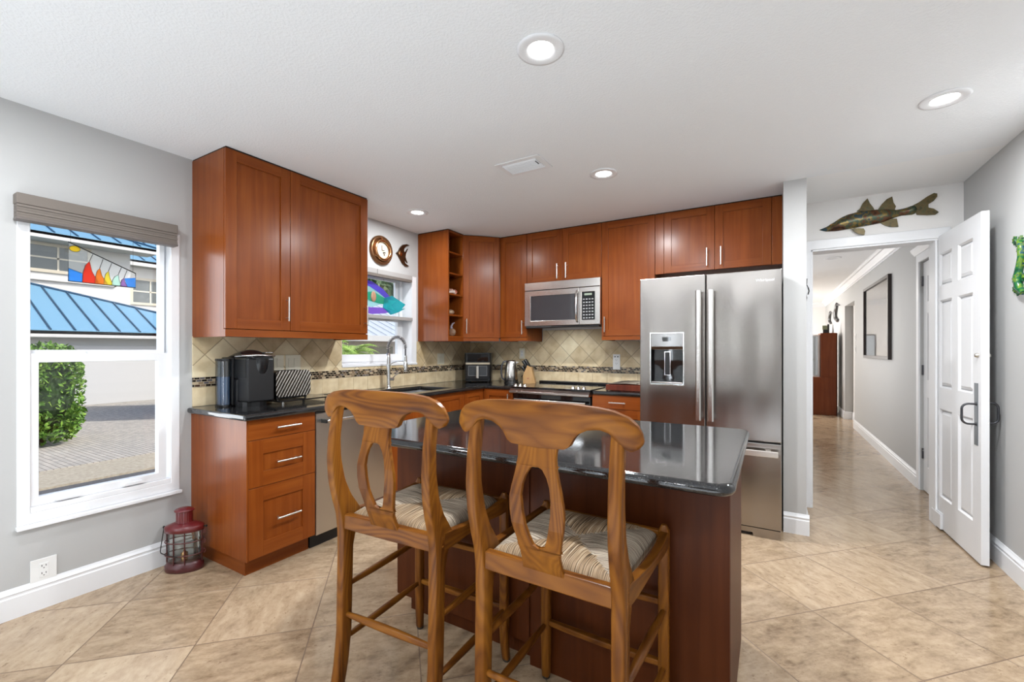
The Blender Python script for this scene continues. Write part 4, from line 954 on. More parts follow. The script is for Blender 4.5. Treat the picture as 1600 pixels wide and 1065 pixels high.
    def strip(fo, fi, zs_):
        rings = []
        for z in zs_:
            a = fo(z); b = fi(z); yb__ = interp(ytab, z)-.008; yf = yb__+th_
            rings.append([(a, yb__, z), (b, yb__, z), (b, yf, z), (a, yf, z)])
        return rings
    def wo(z): return interp(outer, z)
    def wi(z): return interp(inner, z)
    zl = [z for z in zsamp if z <= .735]; zu = [z for z in zsamp if z >= .963]; zm = [z for z in zsamp if .735 <= z <= .963]
    m.loft(strip(lambda z: wo(z), lambda z: -wo(z), zl), smooth=False)
    m.loft(strip(lambda z: wo(z), lambda z: -wo(z), zu), smooth=False)
    m.loft(strip(lambda z: wo(z), lambda z: wi(z), zm), smooth=False)
    m.loft(strip(lambda z: -wi(z), lambda z: -wo(z), zm), smooth=False)
    bm_ = m.build('back_splat', teak, t, weld=False)
    bm2 = bmesh.new(); bm2.from_mesh(bm_.data); bmesh.ops.remove_doubles(bm2, verts=bm2.verts, dist=1e-5)
    fs = {}
    dele = []
    for f in bm2.faces:
        key = tuple(sorted(v.index for v in f.verts)); 
        if key in fs: dele += [f, fs[key]]
        fs[key] = f
    if dele: bmesh.ops.delete(bm2, geom=list(set(dele)), context='FACES')
    bmesh.ops.recalc_face_normals(bm2, faces=bm2.faces); bm2.to_mesh(bm_.data); bm2.free()
    bv = bm_.modifiers.new('b', 'BEVEL'); bv.width = .003; bv.segments = 2; bv.limit_method = 'ANGLE'; bv.angle_limit = math.radians(50)
    # crest rail
    top = [(0, 1.133), (.10, 1.132), (.16, 1.128), (.20, 1.121), (.235, 1.107), (.256, 1.088), (.266, 1.068), (.268, 1.052)]
    bot = [(0, 1.010), (.080, 1.014), (.089, 1.020), (.096, 1.037), (.112, 1.056), (.138, 1.069), (.168, 1.073), (.19, 1.066), (.206, 1.050), (.220, 1.034), (.240, 1.024), (.256, 1.032), (.266, 1.044), (.268, 1.052)]
    m = MB(); rings = []; NC = 64
    for k in range(NC+1):
        th = -PI/2+PI*k/NC; a = .276*math.sin(th); aa = abs(a)*.268/.276
        zt_ = interp(top, aa); zb_ = interp(bot, aa)
        if k in (0, NC): zt_ = 1.054; zb_ = 1.050
        bow = -.030*(1-(aa/.268)**2)   # middle bows to the rear
        ring = []
        def yy_(z, side): # side 0 rear, 1 front
            y = -.224+bow*.7+ -.02*(z-1.05)/.08*.4
            h_ = max(.002, (zt_-zb_)/2); c_ = (zt_+zb_)/2
            rd_ = .0155*(1-.35*(abs(z-c_)/h_)**6)*min(1, (1-(aa/.2685)**8)+.35)
            return y-rd_ if side == 0 else y+rd_
        M_ = 6
        for q in range(M_+1): z = zb_+(zt_-zb_)*q/M_; ring.append((a, yy_(z, 0), z))
        for q in range(M_+1): z = zt_-(zt_-zb_)*q/M_; ring.append((a, yy_(z, 1), z))
        rings.append(ring)
    m.loft([list(reversed(r_)) for r_ in rings], smooth=True); o = m.build('crest_rail', teak_h, t)
    es = o.modifiers.new('e', 'EDGE_SPLIT'); es.split_angle = math.radians(50)
    # stretchers
    def dowel(p, q, r0=.0085, r1=.0135, mt=None):
        p, q = Vector(p), Vector(q); n_ = 12
        pts = [tuple(p.lerp(q, k/n_)) for k in range(n_+1)]; rr = [r0+(r1-r0)*math.sin(PI*k/n_) for k in range(n_+1)]
        MB().tube(pts, rr, 12).build('stretcher', mt or teak_y, t)
    dowel((-OWr+.02, -.20, .310), (OWr-.02, -.20, .310), mt=teak_h)
    for s_ in (-1, 1):
        dowel(((OWr-.016)*s_, -.185, .405), ((OWf-.016)*s_, .225, .405)); dowel(((OWr-.016)*s_, -.19, .215), ((OWf-.016)*s_, .225, .215))
    m = MB(); rings = []
    for zc_ in (.430, .225):
        rings = []
        for k in range(13):
            v = k/12; x = -OWf+.03+v*(2*OWf-.06); w = .012+.010*math.sin(PI*v); h_ = .010
            rings.append([(x, .235-w*.8, zc_-h_), (x, .235+.010, zc_-h_), (x, .235+.010, zc_+h_), (x, .235-w*.8, zc_+h_)])
        m = MB(); m.loft([list(reversed(r_)) for r_ in rings], smooth=False); m.build('front_stretcher', teak_h, t, bevel=.004)
    m = MB()
    for s_ in (-1, 1):
        for dz in (.635, .662): m.lathe([(.004, 0), (.003, .0012)], (OWr*s_ if s_ > 0 else -OWr-.0012, -.185, dz), 8, 'x', cap=True)
    m.build('wood_plug', teak_h, t)
    return t
s1 = make_stool('bar_stool', 'wooden bar stool with woven rush seat, the left of the two, nearer the dishwasher')
def copy_tree(o, parent=None):
    c_ = o.copy(); C.objects.link(c_); c_.parent = parent
    for ch in list(o.children): copy_tree(ch, c_)
    return c_
s2 = copy_tree(s1); s2['label'] = 'wooden bar stool with woven rush seat, the right of the two at the island'
for s_ in (s1, s2): s_['group'] = 'bar stools at the island'
s1.location = (-1.143, 1.278, 0); s1.rotation_euler = (0, 0, math.radians(2.6))
s2.location = (-.530, 1.284, 0); s2.rotation_euler = (0, 0, math.radians(-1))

# ------------------------------------------------------------------ counter things
# coffee maker
cm = thing('coffee_maker', 'black single-cup coffee maker with clear water tank at the worktop end', 'coffee maker', (-2.9, 1.54, .914))
x0, x1, y0, y1, zc = -3.03, -2.76, 1.470, 1.655, .9145
m = MB(); m.box(x0, -2.90, y0, y1, zc, 1.222); m.box(-2.90, x1+.005, y0+.012, y1, 1.085, 1.222); m.box(-2.90, -2.86, y0+.01, y1, zc, 1.085); m.build('body', black_pl, cm, bevel=.012, seg=3)
m = MB(); m.prism([(-2.87+.115*math.cos(a*PI/12), 1.565+.088*math.sin(a*PI/12)) for a in range(-6, 7)]+[(-2.87, 1.653), (-2.87, 1.477)], zc, .945, 'z'); m.build('drip_tray', black_pl, cm, bevel=.004)
m = MB(); m.box(-2.862, -2.745, y0+.015, y1-.003, .945, 1.220); m.build('front_panel', M('satin_black', (.007, .007, .008), .42), cm, bevel=.010, seg=3)
rings = []
for k in range(11):
    a = PI*k/10; yy_c = -.0
    y = 1.57; rings.append([(x0+.01+(.29)*(k/10), 1.478, 1.215), (x0+.01+.29*(k/10), 1.50, 1.22+.036*math.sin(a)), (x0+.01+.29*(k/10), 1.57, 1.22+.058*math.sin(a)), (x0+.01+.29*(k/10), 1.64, 1.22+.036*math.sin(a)), (x0+.01+.29*(k/10), 1.662, 1.215)])
m = MB(); m.loft([list(r_) for r_ in rings]); o = m.build('lid', M('gloss_black', (.012, .012, .014), .1, coat=.5), cm, sub=1)
m = MB(); m.tube([(-2.87, 1.478, 1.226), (-2.79, 1.488, 1.233), (-2.737, 1.53, 1.234), (-2.730, 1.60, 1.232), (-2.75, 1.655, 1.228)], [.008, .010, .011, .010, .007], 10, sq=.8); m.build('lift_handle', stainless, cm)
B('button_panel', M('panel_grey', (.25, .25, .26), .3, .5), cm, (-2.80, -2.755, 1.60, 1.65, 1.247, 1.252), bevel=.002)
text('KEURIG', .012, M('logo_print', (.75, .75, .75), .4), cm, (-2.7445, 1.600, 1.205), (PI/2, 0, PI/2))
m = MB(); m.lathe([(.034, 1.12), (.045, 1.15), (.05, 1.19), (.05, 1.213)], (-2.775, 1.575, 0), 20, cap=True); m.build('pod_holder', black_pl, cm)
m = MB(); m.prism([(-2.955+.062*math.cos(a*PI/8), 1.448+.035*math.sin(a*PI/8)) for a in range(16)], zc+.008, 1.197, 'z', smooth=True); m.build('water_tank', smoke_gl, cm)
m = MB(); m.prism([(-2.955+.055*math.cos(a*PI/8), 1.448+.029*math.sin(a*PI/8)) for a in range(16)], zc+.012, 1.10, 'z', smooth=True); m.build('water', M('tank_water', (.20, .30, .40), .15, coat=.3), cm)
m = MB(); m.prism([(-2.955+.066*math.cos(a*PI/8), 1.45+.039*math.sin(a*PI/8)) for a in range(16)], 1.198, 1.212, 'z'); m.prism([(-2.955+.064*math.cos(a*PI/8), 1.448+.037*math.sin(a*PI/8)) for a in range(16)], zc, zc+.008, 'z'); m.build('tank_lid', black_pl, cm, bevel=.003)
# toaster on a tray
tr = thing('toaster_tray', 'low black glass tray on feet under the toaster', 'tray', (-2.88, 1.83, .914))
B('tray_plate', black_gl, tr, (-3.02, -2.70, 1.66, 2.06, .931, .939), bevel=.003)
m = MB()
for a in (-2.99, -2.73):
    for b in (1.70, 2.02): m.lathe([(.009, .9143), (.009, .931)], (a, b, 0), 12, cap=True)
m.build('foot', stainless, tr)
to = thing('toaster', 'brushed steel toaster with diagonal ribbed side', 'toaster', (-2.83, 1.79, .939))
def ribs():
    m, nt, n, l, b = newmat('ribbed_toaster_steel'); b.inputs['Metallic'].default_value = 1; b.inputs['Roughness'].default_value = .33; b.inputs['Base Color'].default_value = (.36, .33, .30, 1)
    t = n.new('ShaderNodeTexCoord'); mp = n.new('ShaderNodeMapping'); mp.inputs['Rotation'].default_value = (math.radians(30), 0, 0)
    wv = n.new('ShaderNodeTexWave'); wv.bands_direction = 'Y'; wv.inputs['Scale'].default_value = 17; wv.inputs['Distortion'].default_value = 1.2; wv.inputs['Detail'].default_value = 1; wv.inputs['Detail Scale'].default_value = .3
    l.new(t.outputs['Object'], mp.inputs[0]); l.new(mp.outputs[0], wv.inputs['Vector'])
    bp = n.new('ShaderNodeBump'); bp.inputs['Strength'].default_value = .9; bp.inputs['Distance'].default_value = .004
    l.new(wv.outputs['Fac'], bp.inputs['Height']); l.new(bp.outputs[0], b.inputs['Normal'])
    r = ramp(n, [(.2, (.13, .12, .11)), (.7, (.27, .25, .225))]); l.new(wv.outputs['Fac'], r.inputs[0]); l.new(r.outputs[0], b.inputs['Base Color']); return m
m = MB(); m.prism([(p[0], p[1]) for p in rrect(1.665, 1.905, .962, 1.128, .022)], -2.92, -2.762, 'x', smooth=True); m.build('body', stainless, to)
m = MB(); m.prism([(p[0], p[1]) for p in rrect(1.662, 1.908, .960, 1.131, .026)], -2.762, -2.744, 'x', smooth=True); m.build('ribbed_side', [ribs()], to, bevel=.004, ang=60)
m = MB(); m.box(-2.905, -2.765, 1.675, 1.895, .945, .962); m.build('base', black_pl, to, bevel=.003)
m = MB(); m.box(-2.88, -2.855, 1.69, 1.88, 1.1275, 1.1295); m.box(-2.825, -2.80, 1.69, 1.88, 1.1275, 1.1295); m.build('slot', black_mat, to)
m = MB(); m.box(-2.90, -2.89, 1.68, 1.69, .9395, .945); m.box(-2.90, -2.89, 1.88, 1.89, .9395, .945); m.box(-2.775, -2.765, 1.68, 1.69, .9395, .945); m.box(-2.775, -2.765, 1.88, 1.89, .9395, .945); m.build('foot', rubber, to)
B('lever', black_pl, to, (-2.85, -2.83, 1.905, 1.925, 1.06, 1.075), bevel=.003)
# a black cable on the counter
tag(MB().tube([(-3.0, 2.20, .9175), (-2.93, 2.28, .9175), (-2.86, 2.24, .9175), (-2.82, 2.12, .9175), (-2.77, 2.14, .9175)], .003, 6).build('power_cord', black_pl), 'short black power cord lying on the worktop beside the toaster', 'cord')
# air fryer
af = local('air_fryer', 'black air fryer with window and steel trim in the worktop corner', 'air fryer', (-2.80, 4.02, .9143), math.radians(30))
m = MB(); m.prism(rrect(-.145, .145, -.14, .16, .03), .012, .318, 'z', smooth=True); m.build('body', black_pl, af, bevel=.010, ang=60, seg=3)
m = MB()
for a in (-.11, .11):
    for b in (-.1, .12): m.lathe([(.012, 0), (.012, .012)], (a, b, 0), 10, cap=True)
m.build('foot', rubber, af)
B('upper_panel', black_gl, af, (-.115, .115, -.146, -.138, .225, .305), bevel=.002)
B('trim_band', M('champagne_band', (.55, .48, .36), .3, .8), af, (-.132, .132, -.149, -.138, .193, .214), bevel=.002)
bk = B('basket_front', black_pl, af, (-.128, .128, -.150, -.138, .03, .190), bevel=.004)
B('basket_window', M('window_grey', (.06, .065, .07), .08), bk, (-.098, .098, -.152, -.149, .075, .175), bevel=.001)
MB().cells([-.102, -.098, .098, .102], [.071, .075, .175, .179], lambda i, j: not (i == 1 and j == 1), -.154, -.149, 'y').build('window_rim', M('rim_grey', (.2, .2, .2), .4), bk, weld=True)
B('basket_handle', nickel, bk, (-.014, .014, -.190, -.150, .045, .178), bevel=.005)
B('power_plug_mat', black_mat, af, (-.24, -.152, -.04, .02, -.0001, .010)) if 0 else None
# kettle
kt = local('electric_kettle', 'brushed steel electric kettle between the air fryer and the knife block', 'kettle', (-2.385, 4.03, .9143), math.radians(25))
m = MB(); m.lathe([(.070, .018), (.074, .022), (.073, .08), (.066, .15), (.057, .21), (.052, .226)], n=32, cap=True); m.build('body', steel('kettle_steel', (.60, .58, .55), .25, (200, 200, 2)), kt)
m = MB(); m.lathe([(.078, 0), (.078, .012), (.072, .017)], n=32, cap=True); m.build('base', black_pl, kt)
m = MB(); m.lathe([(.053, .226), (.050, .236), (.030, .243), (.001, .244)], n=28); m.build('lid', stainless, kt)
m = MB(); m.tube([(-.048, 0, .232), (-.085, 0, .222), (-.105, 0, .18), (-.108, 0, .11), (-.098, 0, .05), (-.070, 0, .03)], [.011, .012, .012, .012, .011, .010], 10, sq=.8); m.build('handle', M('kettle_handle', (.10, .10, .11), .25, .6), kt)
m = MB(); m.prism([(.045, .20), (.085, .225), (.045, .226)], -.018, .018, 'y'); m.build('spout', stainless, kt)
B('water_gauge', M('gauge', (.55, .6, .62), .2), kt, (-.076, -.069, -.008, .008, .06, .17)) if 0 else None
# knife block
kn = local('knife_block', 'light wood knife block with black-handled knives beside the range', 'knife block', (-2.20, 4.08, .9143), math.radians(20))
m = MB(); m.prism([(-.055, 0), (.075, 0), (.035, .165), (-.01, .190), (-.055, .085)], -.05, .05, 'y'); m.build('block', blockwood, kn, bevel=.003)
m = MB(); m.box(-.008, .008, -.0505, -.0498, .05, .058); m.lathe([(.007, 0), (.007, .0008)], (-.005, -.0508, .054), 10, 'y', cap=True); m.build('emblem', M('emblem_red', (.4, .12, .08), .5), kn)
dirv = Vector((-.5, 0, .82)).normalized()
kk = [(.005, -.03), (.005, 0), (.005, .03), (-.017, -.03), (-.017, 0), (-.017, .03), (-.037, -.02), (-.037, .02)]
for k, (a, b) in enumerate(kk):
    base = Vector((a, b, .178 if a > -.01 else (.165 if a > -.03 else .125))); L = .085 if k < 6 else .06
    m = MB(); m.tube([tuple(base-dirv*.01), tuple(base+dirv*.02), tuple(base+dirv*L*.7), tuple(base+dirv*L)], [.008, .011, .0115, .009], 8, sq=1.3); o = m.build('knife_handle', black_pl, kn)
m = MB()
for sgn in (-1, 1): m.tube([(-.052+.016*math.cos(t_*PI/6)-.012, sgn*.017+.014*math.sin(t_*PI/6), .085+.016*math.cos(t_*PI/6)) for t_ in range(12)], .003, 6, closed=True)
m.build('scissor_grips', black_pl, kn)
# griddle rack on right worktop
gr = thing('wooden_trivet_rack', 'low wooden tray with dark wire grate beside the refrigerator', 'trivet', (-1.05, 3.87, .9143))
MB().cells([-1.23, -1.215, -.895, -.88], [3.68, 3.695, 4.06, 4.075], lambda i, j: not (i == 1 and j == 1), .920, .968, 'z').build('frame', wood('dark_red_wood', (.07, .014, .008), (.12, .025, .012), (.17, .04, .02)), gr, weld=True, bevel=.003)
m = MB()
for a in (-1.22, -.89):
    for b in (3.69, 4.065): m.lathe([(.009, .9143), (.009, .921)], (a, b, 0), 10, cap=True)
m.build('foot', rubber, gr)
m = MB()
for k in range(13): y = 3.705+k*.030; m.tube([(-1.222, y, .967), (-1.20, y, .975), (-1.055, y, .981), (-.91, y, .975), (-.888, y, .967)], .0035, 6)
for x in (-1.14, -.97): m.tube([(x, 3.70, .981), (x, 4.07, .981)], .003, 6)
m.build('wire_grate', M('grate_metal', (.25, .22, .18), .35, .8), gr)
m = MB(); m.tube([(-1.232, 3.70, .955), (-1.238, 3.70, .945), (-1.238, 3.70, .93)], .003, 6); m.build('catch', nickel, gr)

# shelf objects
ZS = [1.403, 1.616, 1.821]
gl = local('glass_bird_figurine', 'clear amber glass bird on the lowest open shelf', 'figurine', (-2.76, 3.49, 1.4035))
m = MB(); m.sphere((0, 0, .040), .040, (1.1, .8, 1.0), 16, 10); m.build('body', M('amber_glass', (.75, .52, .36), .05, trans=.7, ior=1.45), gl)
m = MB(); m.tube([(-.005, .0, .07), (-.015, .01, .10), (-.005, .02, .128), (.015, .02, .135)], [.016, .011, .009, .006], 10); m.build('neck', M('pale_glass', (.7, .65, .75), .05, trans=.6, ior=1.45), gl)
st = local('rounded_stone', 'rounded brown stone on the second open shelf from the bottom', 'stone', (-2.77, 3.47, 1.6165))
MB().sphere((0, 0, .027), .05, (.9, .9, .54), 16, 10).build('stone_body', noisy('stone_brown', [(.3, (.22, .12, .07)), (.7, (.5, .36, .24))], 25, .3), st)
shl = local('conch_shell', 'white and red conch shell on the third open shelf from the bottom', 'shell', (-2.77, 3.485, 1.8215))
m = MB(); pts = []
for k in range(30):
    t_ = k/29; pts.append(((.03-.02*t_)*math.cos(t_*10), (.03-.02*t_)*math.sin(t_*10)-.04*t_+.02, .026+.03*t_))
m.tube(pts, [.025-.020*k/29 for k in range(30)], 10); m.build('spiral', noisy('shell_pink', [(.35, (.45, .10, .06)), (.6, (.85, .70, .60))], 30, .3), shl)
m = MB(); m.tube([(.03, -.075, .012), (.03, -.03, .022), (.025, .03, .03), (.01, .075, .02)], [.005, .014, .016, .004], 10); m.build('shell_lip', M('shell_white', (.85, .75, .68), .3), shl)

# ------------------------------------------------------------------ wall things, left wall above the window
ck = thing('porthole_clock', 'round brass porthole clock above the sink window', 'clock', (XL, 2.87, 2.175))
cy_, cz_ = 2.862, 2.180
m = MB(); m.lathe([(.135, 0), (.135, .012), (.128, .022), (.115, .026), (.108, .020), (.098, .020), (.098, .012)], (XL, cy_, cz_), 40, 'x'); m.build('outer_ring', bronze, ck)
m = MB(); m.lathe([(.099, .016), (.099, .036), (.090, .044), (.078, .040), (.076, .026)], (XL, cy_, cz_), 40, 'x'); m.build('inner_ring', brass, ck)
m = MB(); m.lathe([(.100, .014), (.05, .0142), (.0005, .0143)], (XL, cy_, cz_), 36, 'x'); m.build('clock_face', face_w, ck)
m = MB(); m.X = Matrix.Translation((XL+.016, cy_, cz_)); m.box(0, .002, -.003, .003, -.004, .045); m.box(0, .002, -.004, .03, -.003, .003)
for dy, dz in ((.018, -.022), (.035, -.018), (.028, -.038)): m.lathe([(.008, 0), (.008, .001)], (0, dy, dz), 10, 'x', cap=True)
m.build('hands', black_mat, ck)
for a in (100, 215, -22):
    aa = math.radians(a); m = MB(); m.lathe([(.012, 0), (.012, .010), (.006, .018)], (XL+.026, cy_+.105*math.cos(aa), cz_+.105*math.sin(aa)), 12, 'x', cap=True); m.build('dog_bolt', brass, ck)
af2 = thing('brass_angelfish', 'small dark brass angelfish to the right of the porthole clock', 'wall ornament', (XL, 3.13, 2.2))
A0 = (3.045, 2.187)
m = MB(); m.prism([(3.045, 2.190), (3.075, 2.215), (3.095, 2.25), (3.13, 2.285), (3.18, 2.302), (3.225, 2.298), (3.175, 2.280), (3.150, 2.255), (3.145, 2.235), (3.155, 2.215), (3.175, 2.232), (3.200, 2.262), (3.172, 2.205), (3.165, 2.175), (3.175, 2.150), (3.195, 2.118), (3.165, 2.140), (3.150, 2.165), (3.148, 2.140), (3.165, 2.110), (3.215, 2.090), (3.170, 2.082), (3.125, 2.105), (3.095, 2.140), (3.07, 2.170)], XL+.001, XL+.016, 'x'); m.build('body', M('dark_bronze', (.10, .055, .028), .3, .9), af2, bevel=.002, ang=60)
m = MB(); m.sphere((XL+.016, 3.095, 2.195), .026, (.35, 1, 1.0), 14, 8); m.build('polished_head', brass, af2)

# outlets & switch plates
def outlet(parent_label, origin, u, out, name='wall_outlet', w=.07, h=.115, mat_=plate_w, holes=2, cat='outlet', group=None):
    t = thing(name, parent_label, cat, tuple(origin)); t['o'] = list(origin)
    if group: t['group'] = group
    X = frame_mat(origin, u, out)
    m = MB(); m.X = X; m.box(-w/2, w/2, 0, .005, -h/2, h/2); m.build('cover_plate', mat_, t, bevel=.0015)
    if holes:
        m = MB(); m.X = X; m.box(-.0165, .0165, .005, .0075, -.034, .034); f_ = m.build('receptacle', plate_w, t, bevel=.001)
        m = MB(); m.X = X
        for dz in (-.018, .018):
            m.box(-.0085, -.006, .0072, .0079, dz, dz+.009); m.box(.006, .0085, .0072, .0079, dz, dz+.008); m.box(-.002, .002, .0072, .0079, dz-.009, dz-.005)
        m.build('slots', black_mat, f_)
    else:
        m = MB(); m.X = X; k = 1 if w < .1 else 2
        for q in range(k): a = (q-(k-1)/2)*.046; m.box(a-.0165, a+.0165, .005, .0085, -.033, .033)
        m.build('rocker', mat_, t, bevel=.001)
    return t
outlet('white wall outlet above the baseboard below the left window', (XL, .690, .186), PY, PX, w=.092, h=.115)
outlet('cream switch plate left of the double plate behind the toaster', (XL+.010, 1.885, 1.172), PY, PX, 'switch_plate', .072, .115, plate_c, 0, 'switch plate')
outlet('wide cream double switch plate behind the toaster', (XL+.010, 1.995, 1.172), PY, PX, 'switch_plate', .118, .115, plate_c, 0, 'switch plate')
outlet('cream wall plate on the tiles between sink window and air fryer', (XL+.010, 3.70, 1.168), PY, PX, 'switch_plate', .115, .115, plate_c, 0, 'switch plate')
outlet('cream outlet plate on the tiles above the knife block', (-2.375, YB-.010, 1.225), PX, MY, 'wall_outlet', .07, .115, plate_c, 2, 'outlet')
oo = outlet('white outlet on the tiles right of the range', (-1.31, YB-.010, 1.148), PX, MY, 'wall_outlet', .072, .15, plate_w, 2, 'outlet')
m = MB(); m.X = frame_mat((-1.31, YB-.015, 1.148), PX, MY); m.box(-.02, -.008, 0, .003, .045, .055); m.box(.008, .02, 0, .003, .045, .055); m.build('usb_port', black_mat, oo)
outlet('upper small white switch in the hall near the far opening', (XR, 8.80, 1.46), MY, MX, 'switch_plate', .072, .115, plate_w, 0, 'switch plate')
outlet('lower small white switch in the hall near the far opening', (XR, 8.80, 1.27), MY, MX, 'switch_plate', .072, .115, plate_w, 0, 'switch plate')

# ------------------------------------------------------------------ lantern on the floor
ln = local('red_lantern', 'dark red metal ship lantern on the floor by the left baseboard', 'lantern', (-2.925, 1.225, 0), math.radians(40)); ln.scale = (.84, .84, 1.13)
SX, SY = 1.0, .62
def ell(m, prof, n=32, cap=False): m.lathe(prof, (0, 0, 0), n, 'z', cap=cap, sx=SX, sy=SY)
R0 = .115
m = MB(); ell(m, [(.001, .0005), (R0, .0005), (R0+.004, .008), (R0+.004, .030), (R0-.006, .036), (R0-.008, .046), (.001, .046)]); m.build('base', M('dark_red_base', (.07, .010, .012), .35, coat=.3), ln)
m = MB(); ell(m, [(R0-.008, .200), (R0+.006, .200), (R0+.006, .223), (R0, .227), (.060, .243), (.050, .243)], cap=True); m.build('shoulder', red_metal, ln)
m = MB()
rings = []
for z, r_ in ((.243, .052), (.247, .050), (.296, .050), (.298, .050)):
    rings.append([((r_+.0022*math.sin(k*PI))*math.cos(2*PI*k/48), (r_+(.0022 if k % 2 else 0))*.8*math.sin(2*PI*k/48), z) for k in range(48)])
m.loft(rings, cap=True, smooth=False); m.build('chimney', red_metal, ln)
m = MB(); m.lathe([(.050, .297), (.060, .299), (.061, .303), (.052, .309), (.04, .310), (.036, .314), (.001, .316)], (0, 0, 0), 28, sy=.8, cap=False); m.build('cap', red_metal, ln)
m = MB(); ell(m, [(R0-.016, .046), (R0-.016, .200)]); m.build('glass_chimney', lantern_gl, ln)
bars_m = M('dark_red_bars', (.07, .012, .012), .35)
for a in (0, 72, 108+36, 180, 252, 288): m = MB(); m.tube([((R0-.006)*math.cos(math.radians(a)), SY*(R0-.006)*math.sin(math.radians(a)), .04), ((R0-.006)*math.cos(math.radians(a)), SY*(R0-.006)*math.sin(math.radians(a)), .205)], .0042, 8); m.build('upright', bars_m, ln)
m = MB()
for z in (.085, .150): m.tube([((R0+.001)*math.cos(2*PI*k/36), SY*(R0+.001)*math.sin(2*PI*k/36), z) for k in range(36)], .003, 6, closed=True)
m.build('guard_ring', M('dark_red_bars2', (.09, .018, .015), .35), ln)
m = MB(); m.lathe([(.02, .046), (.02, .085), (.008, .09), (.006, .10), (.001, .10)], (0, 0, 0), 16); m.build('burner', brass, ln)
m = MB(); hx = -(R0+.012); m.tube([(hx+.012, 0, .215), (hx, 0, .215), (hx-.022, .0, .10), (hx-.018, 0, .088), (hx+.05, -.05, .088), (0, -.085, .088)], .0028, 6)
m.tube([(R0+.006, 0, .215), (R0+.02, 0, .215)], .003, 6); m.sphere((hx, 0, .22), .007); m.sphere((R0+.022, 0, .215), .006); m.build('bail', iron, ln)
m = MB()
for z in (.19, .14, .09): m.tube([(R0+.008+.008*math.cos(a*PI/6), 0, z+.010*math.sin(a*PI/6)) for a in range(12)], .002, 6, closed=True)
m.build('hasp_loop', M('dark_red_loops', (.12, .02, .02), .4), ln)

# ------------------------------------------------------------------ ceiling fixtures
def downlight(loc, label, R=.092, on=True):
    t = local('recessed_light', label, 'ceiling light', (loc[0], loc[1], H), 0, 'recessed ceiling lights')
    m = MB(); m.lathe([(R, -.0005), (R, -.005), (R-.010, -.006), (.056, -.0065), (.050, -.001)], n=36); m.build('trim_ring', white_paint, t)
    m = MB(); m.lathe([(.0505, -.0015), (.03, -.0018), (.0005, -.0018)], n=32); o = m.build('lens', lens_m if on else plate_w, t)
    if on:
        l_ = light('downlight_bulb', 'AREA', (loc[0], loc[1], H-.012), (8 if loc[0] < -2.5 else 23) if loc[1] > 1 else 10, .11, rot=(0, 0, 0), col=(.95, .975, 1), shape='DISK')
    return t
downlight((-.776, 1.536), 'round recessed ceiling light, the largest one, nearest the camera above the island')
downlight((.701, 2.799), 'round recessed ceiling light at the right near the hall opening')
downlight((-.962, 2.834), 'round recessed ceiling light beyond the ceiling vent')
downlight((-2.606, 2.824), 'round recessed ceiling light over the sink by the left wall')
downlight((.684, 6.95), 'unlit round recessed ceiling light in the hallway', on=False)
for x, y in ((-2.3, .3), (-.7, -.9), (-2.3, -2.0), (.6, -.6), (-.7, -2.6)):
    downlight((x, y), 'round recessed ceiling light behind the camera')
light('hall_side_fill', 'AREA', (.10, 6.6, 1.35), 11, 1.9, 3.2, (0, -PI/2, 0), (.97, .98, 1))  # added area light along the hall's left side, brightens the hall
light('far_room_fill', 'AREA', (-.6, 11.2, H-.02), 26, .4, rot=(0, 0, 0), col=(1, .96, .9), shape='DISK')  # unseen area light without a fixture, brightens the far room
vt = local('ceiling_vent', 'white louvred air vent in the kitchen ceiling', 'vent', (-1.360, 2.452, H))
MB().cells([-.155, -.120, .120, .155], [-.105, -.072, .072, .105], lambda i, j: not (i == 1 and j == 1), -.007, -.0005, 'z').build('frame', white_paint, vt, weld=True, bevel=.002)
m = MB()
for k in range(7): y = -.066+k*.0205; m.prism([(y, -.002), (y+.0025, -.002), (y+.008, -.012), (y+.0055, -.012)], -.120, .120, 'x')
m.build('louvre', white_paint, vt)
B('duct_back', M('vent_shadow', (.06, .06, .06), .8), vt, (-.12, .12, -.072, .072, -.0018, -.0006))
B('lever', dark_steel, vt, (.108, .112, -.05, -.005, -.016, -.012))

# ------------------------------------------------------------------ decor on the right
def relief(name, pts, y0, y1, mat_, parent, bevel=.006, ax='y'): return MB().prism(pts, y0, y1, ax).build(name, mat_, parent, bevel=bevel, ang=20, seg=2)
fish_m = noisy('patinated_copper', [(.34, (.03, .012, .006)), (.44, (.12, .045, .015)), (.51, (.035, .07, .05)), (.58, (.22, .14, .03)), (.66, (.03, .06, .075))], 17, .35, 4, .4, .004, .5)
fin_m = noisy('fin_copper', [(.3, (.03, .035, .018)), (.5, (.12, .085, .03)), (.7, (.07, .075, .035))], 30, .4, 4, .4, .003, .4)
fi = thing('metal_fish', 'long patinated metal snook fish mounted above the hall opening', 'wall ornament', (.68, YB, 2.14))
F = lambda px, py: (lambda u_, v_: ((lambda dx, dy: (dx*4.25/dy, 1.27+4.25*v_/dy))(-.5081+.8613*u_, .8613+.5081*u_)))((px-800)/685.65, (545.74-py)/685.65)
Q = lambda *a: [F(1270+x/7.62, 290+y/7.62) for x, y in a]
body = Q((75, 525), (160, 490), (250, 435), (340, 375), (420, 340), (560, 305), (700, 285), (850, 275), (1000, 285), (1100, 265), (1210, 225), (1250, 270), (1245, 320), (1180, 345), (1050, 355), (960, 385), (850, 435), (700, 465), (560, 490), (430, 515), (280, 540), (150, 545))
YW = YB
m = MB(); cxs = [p[0] for p in body]; 
ringo = [(x, YW-.004, z) for x, z in body]
zc0 = sum(p[1] for p in body)/len(body)
top_ = body[:11]; 
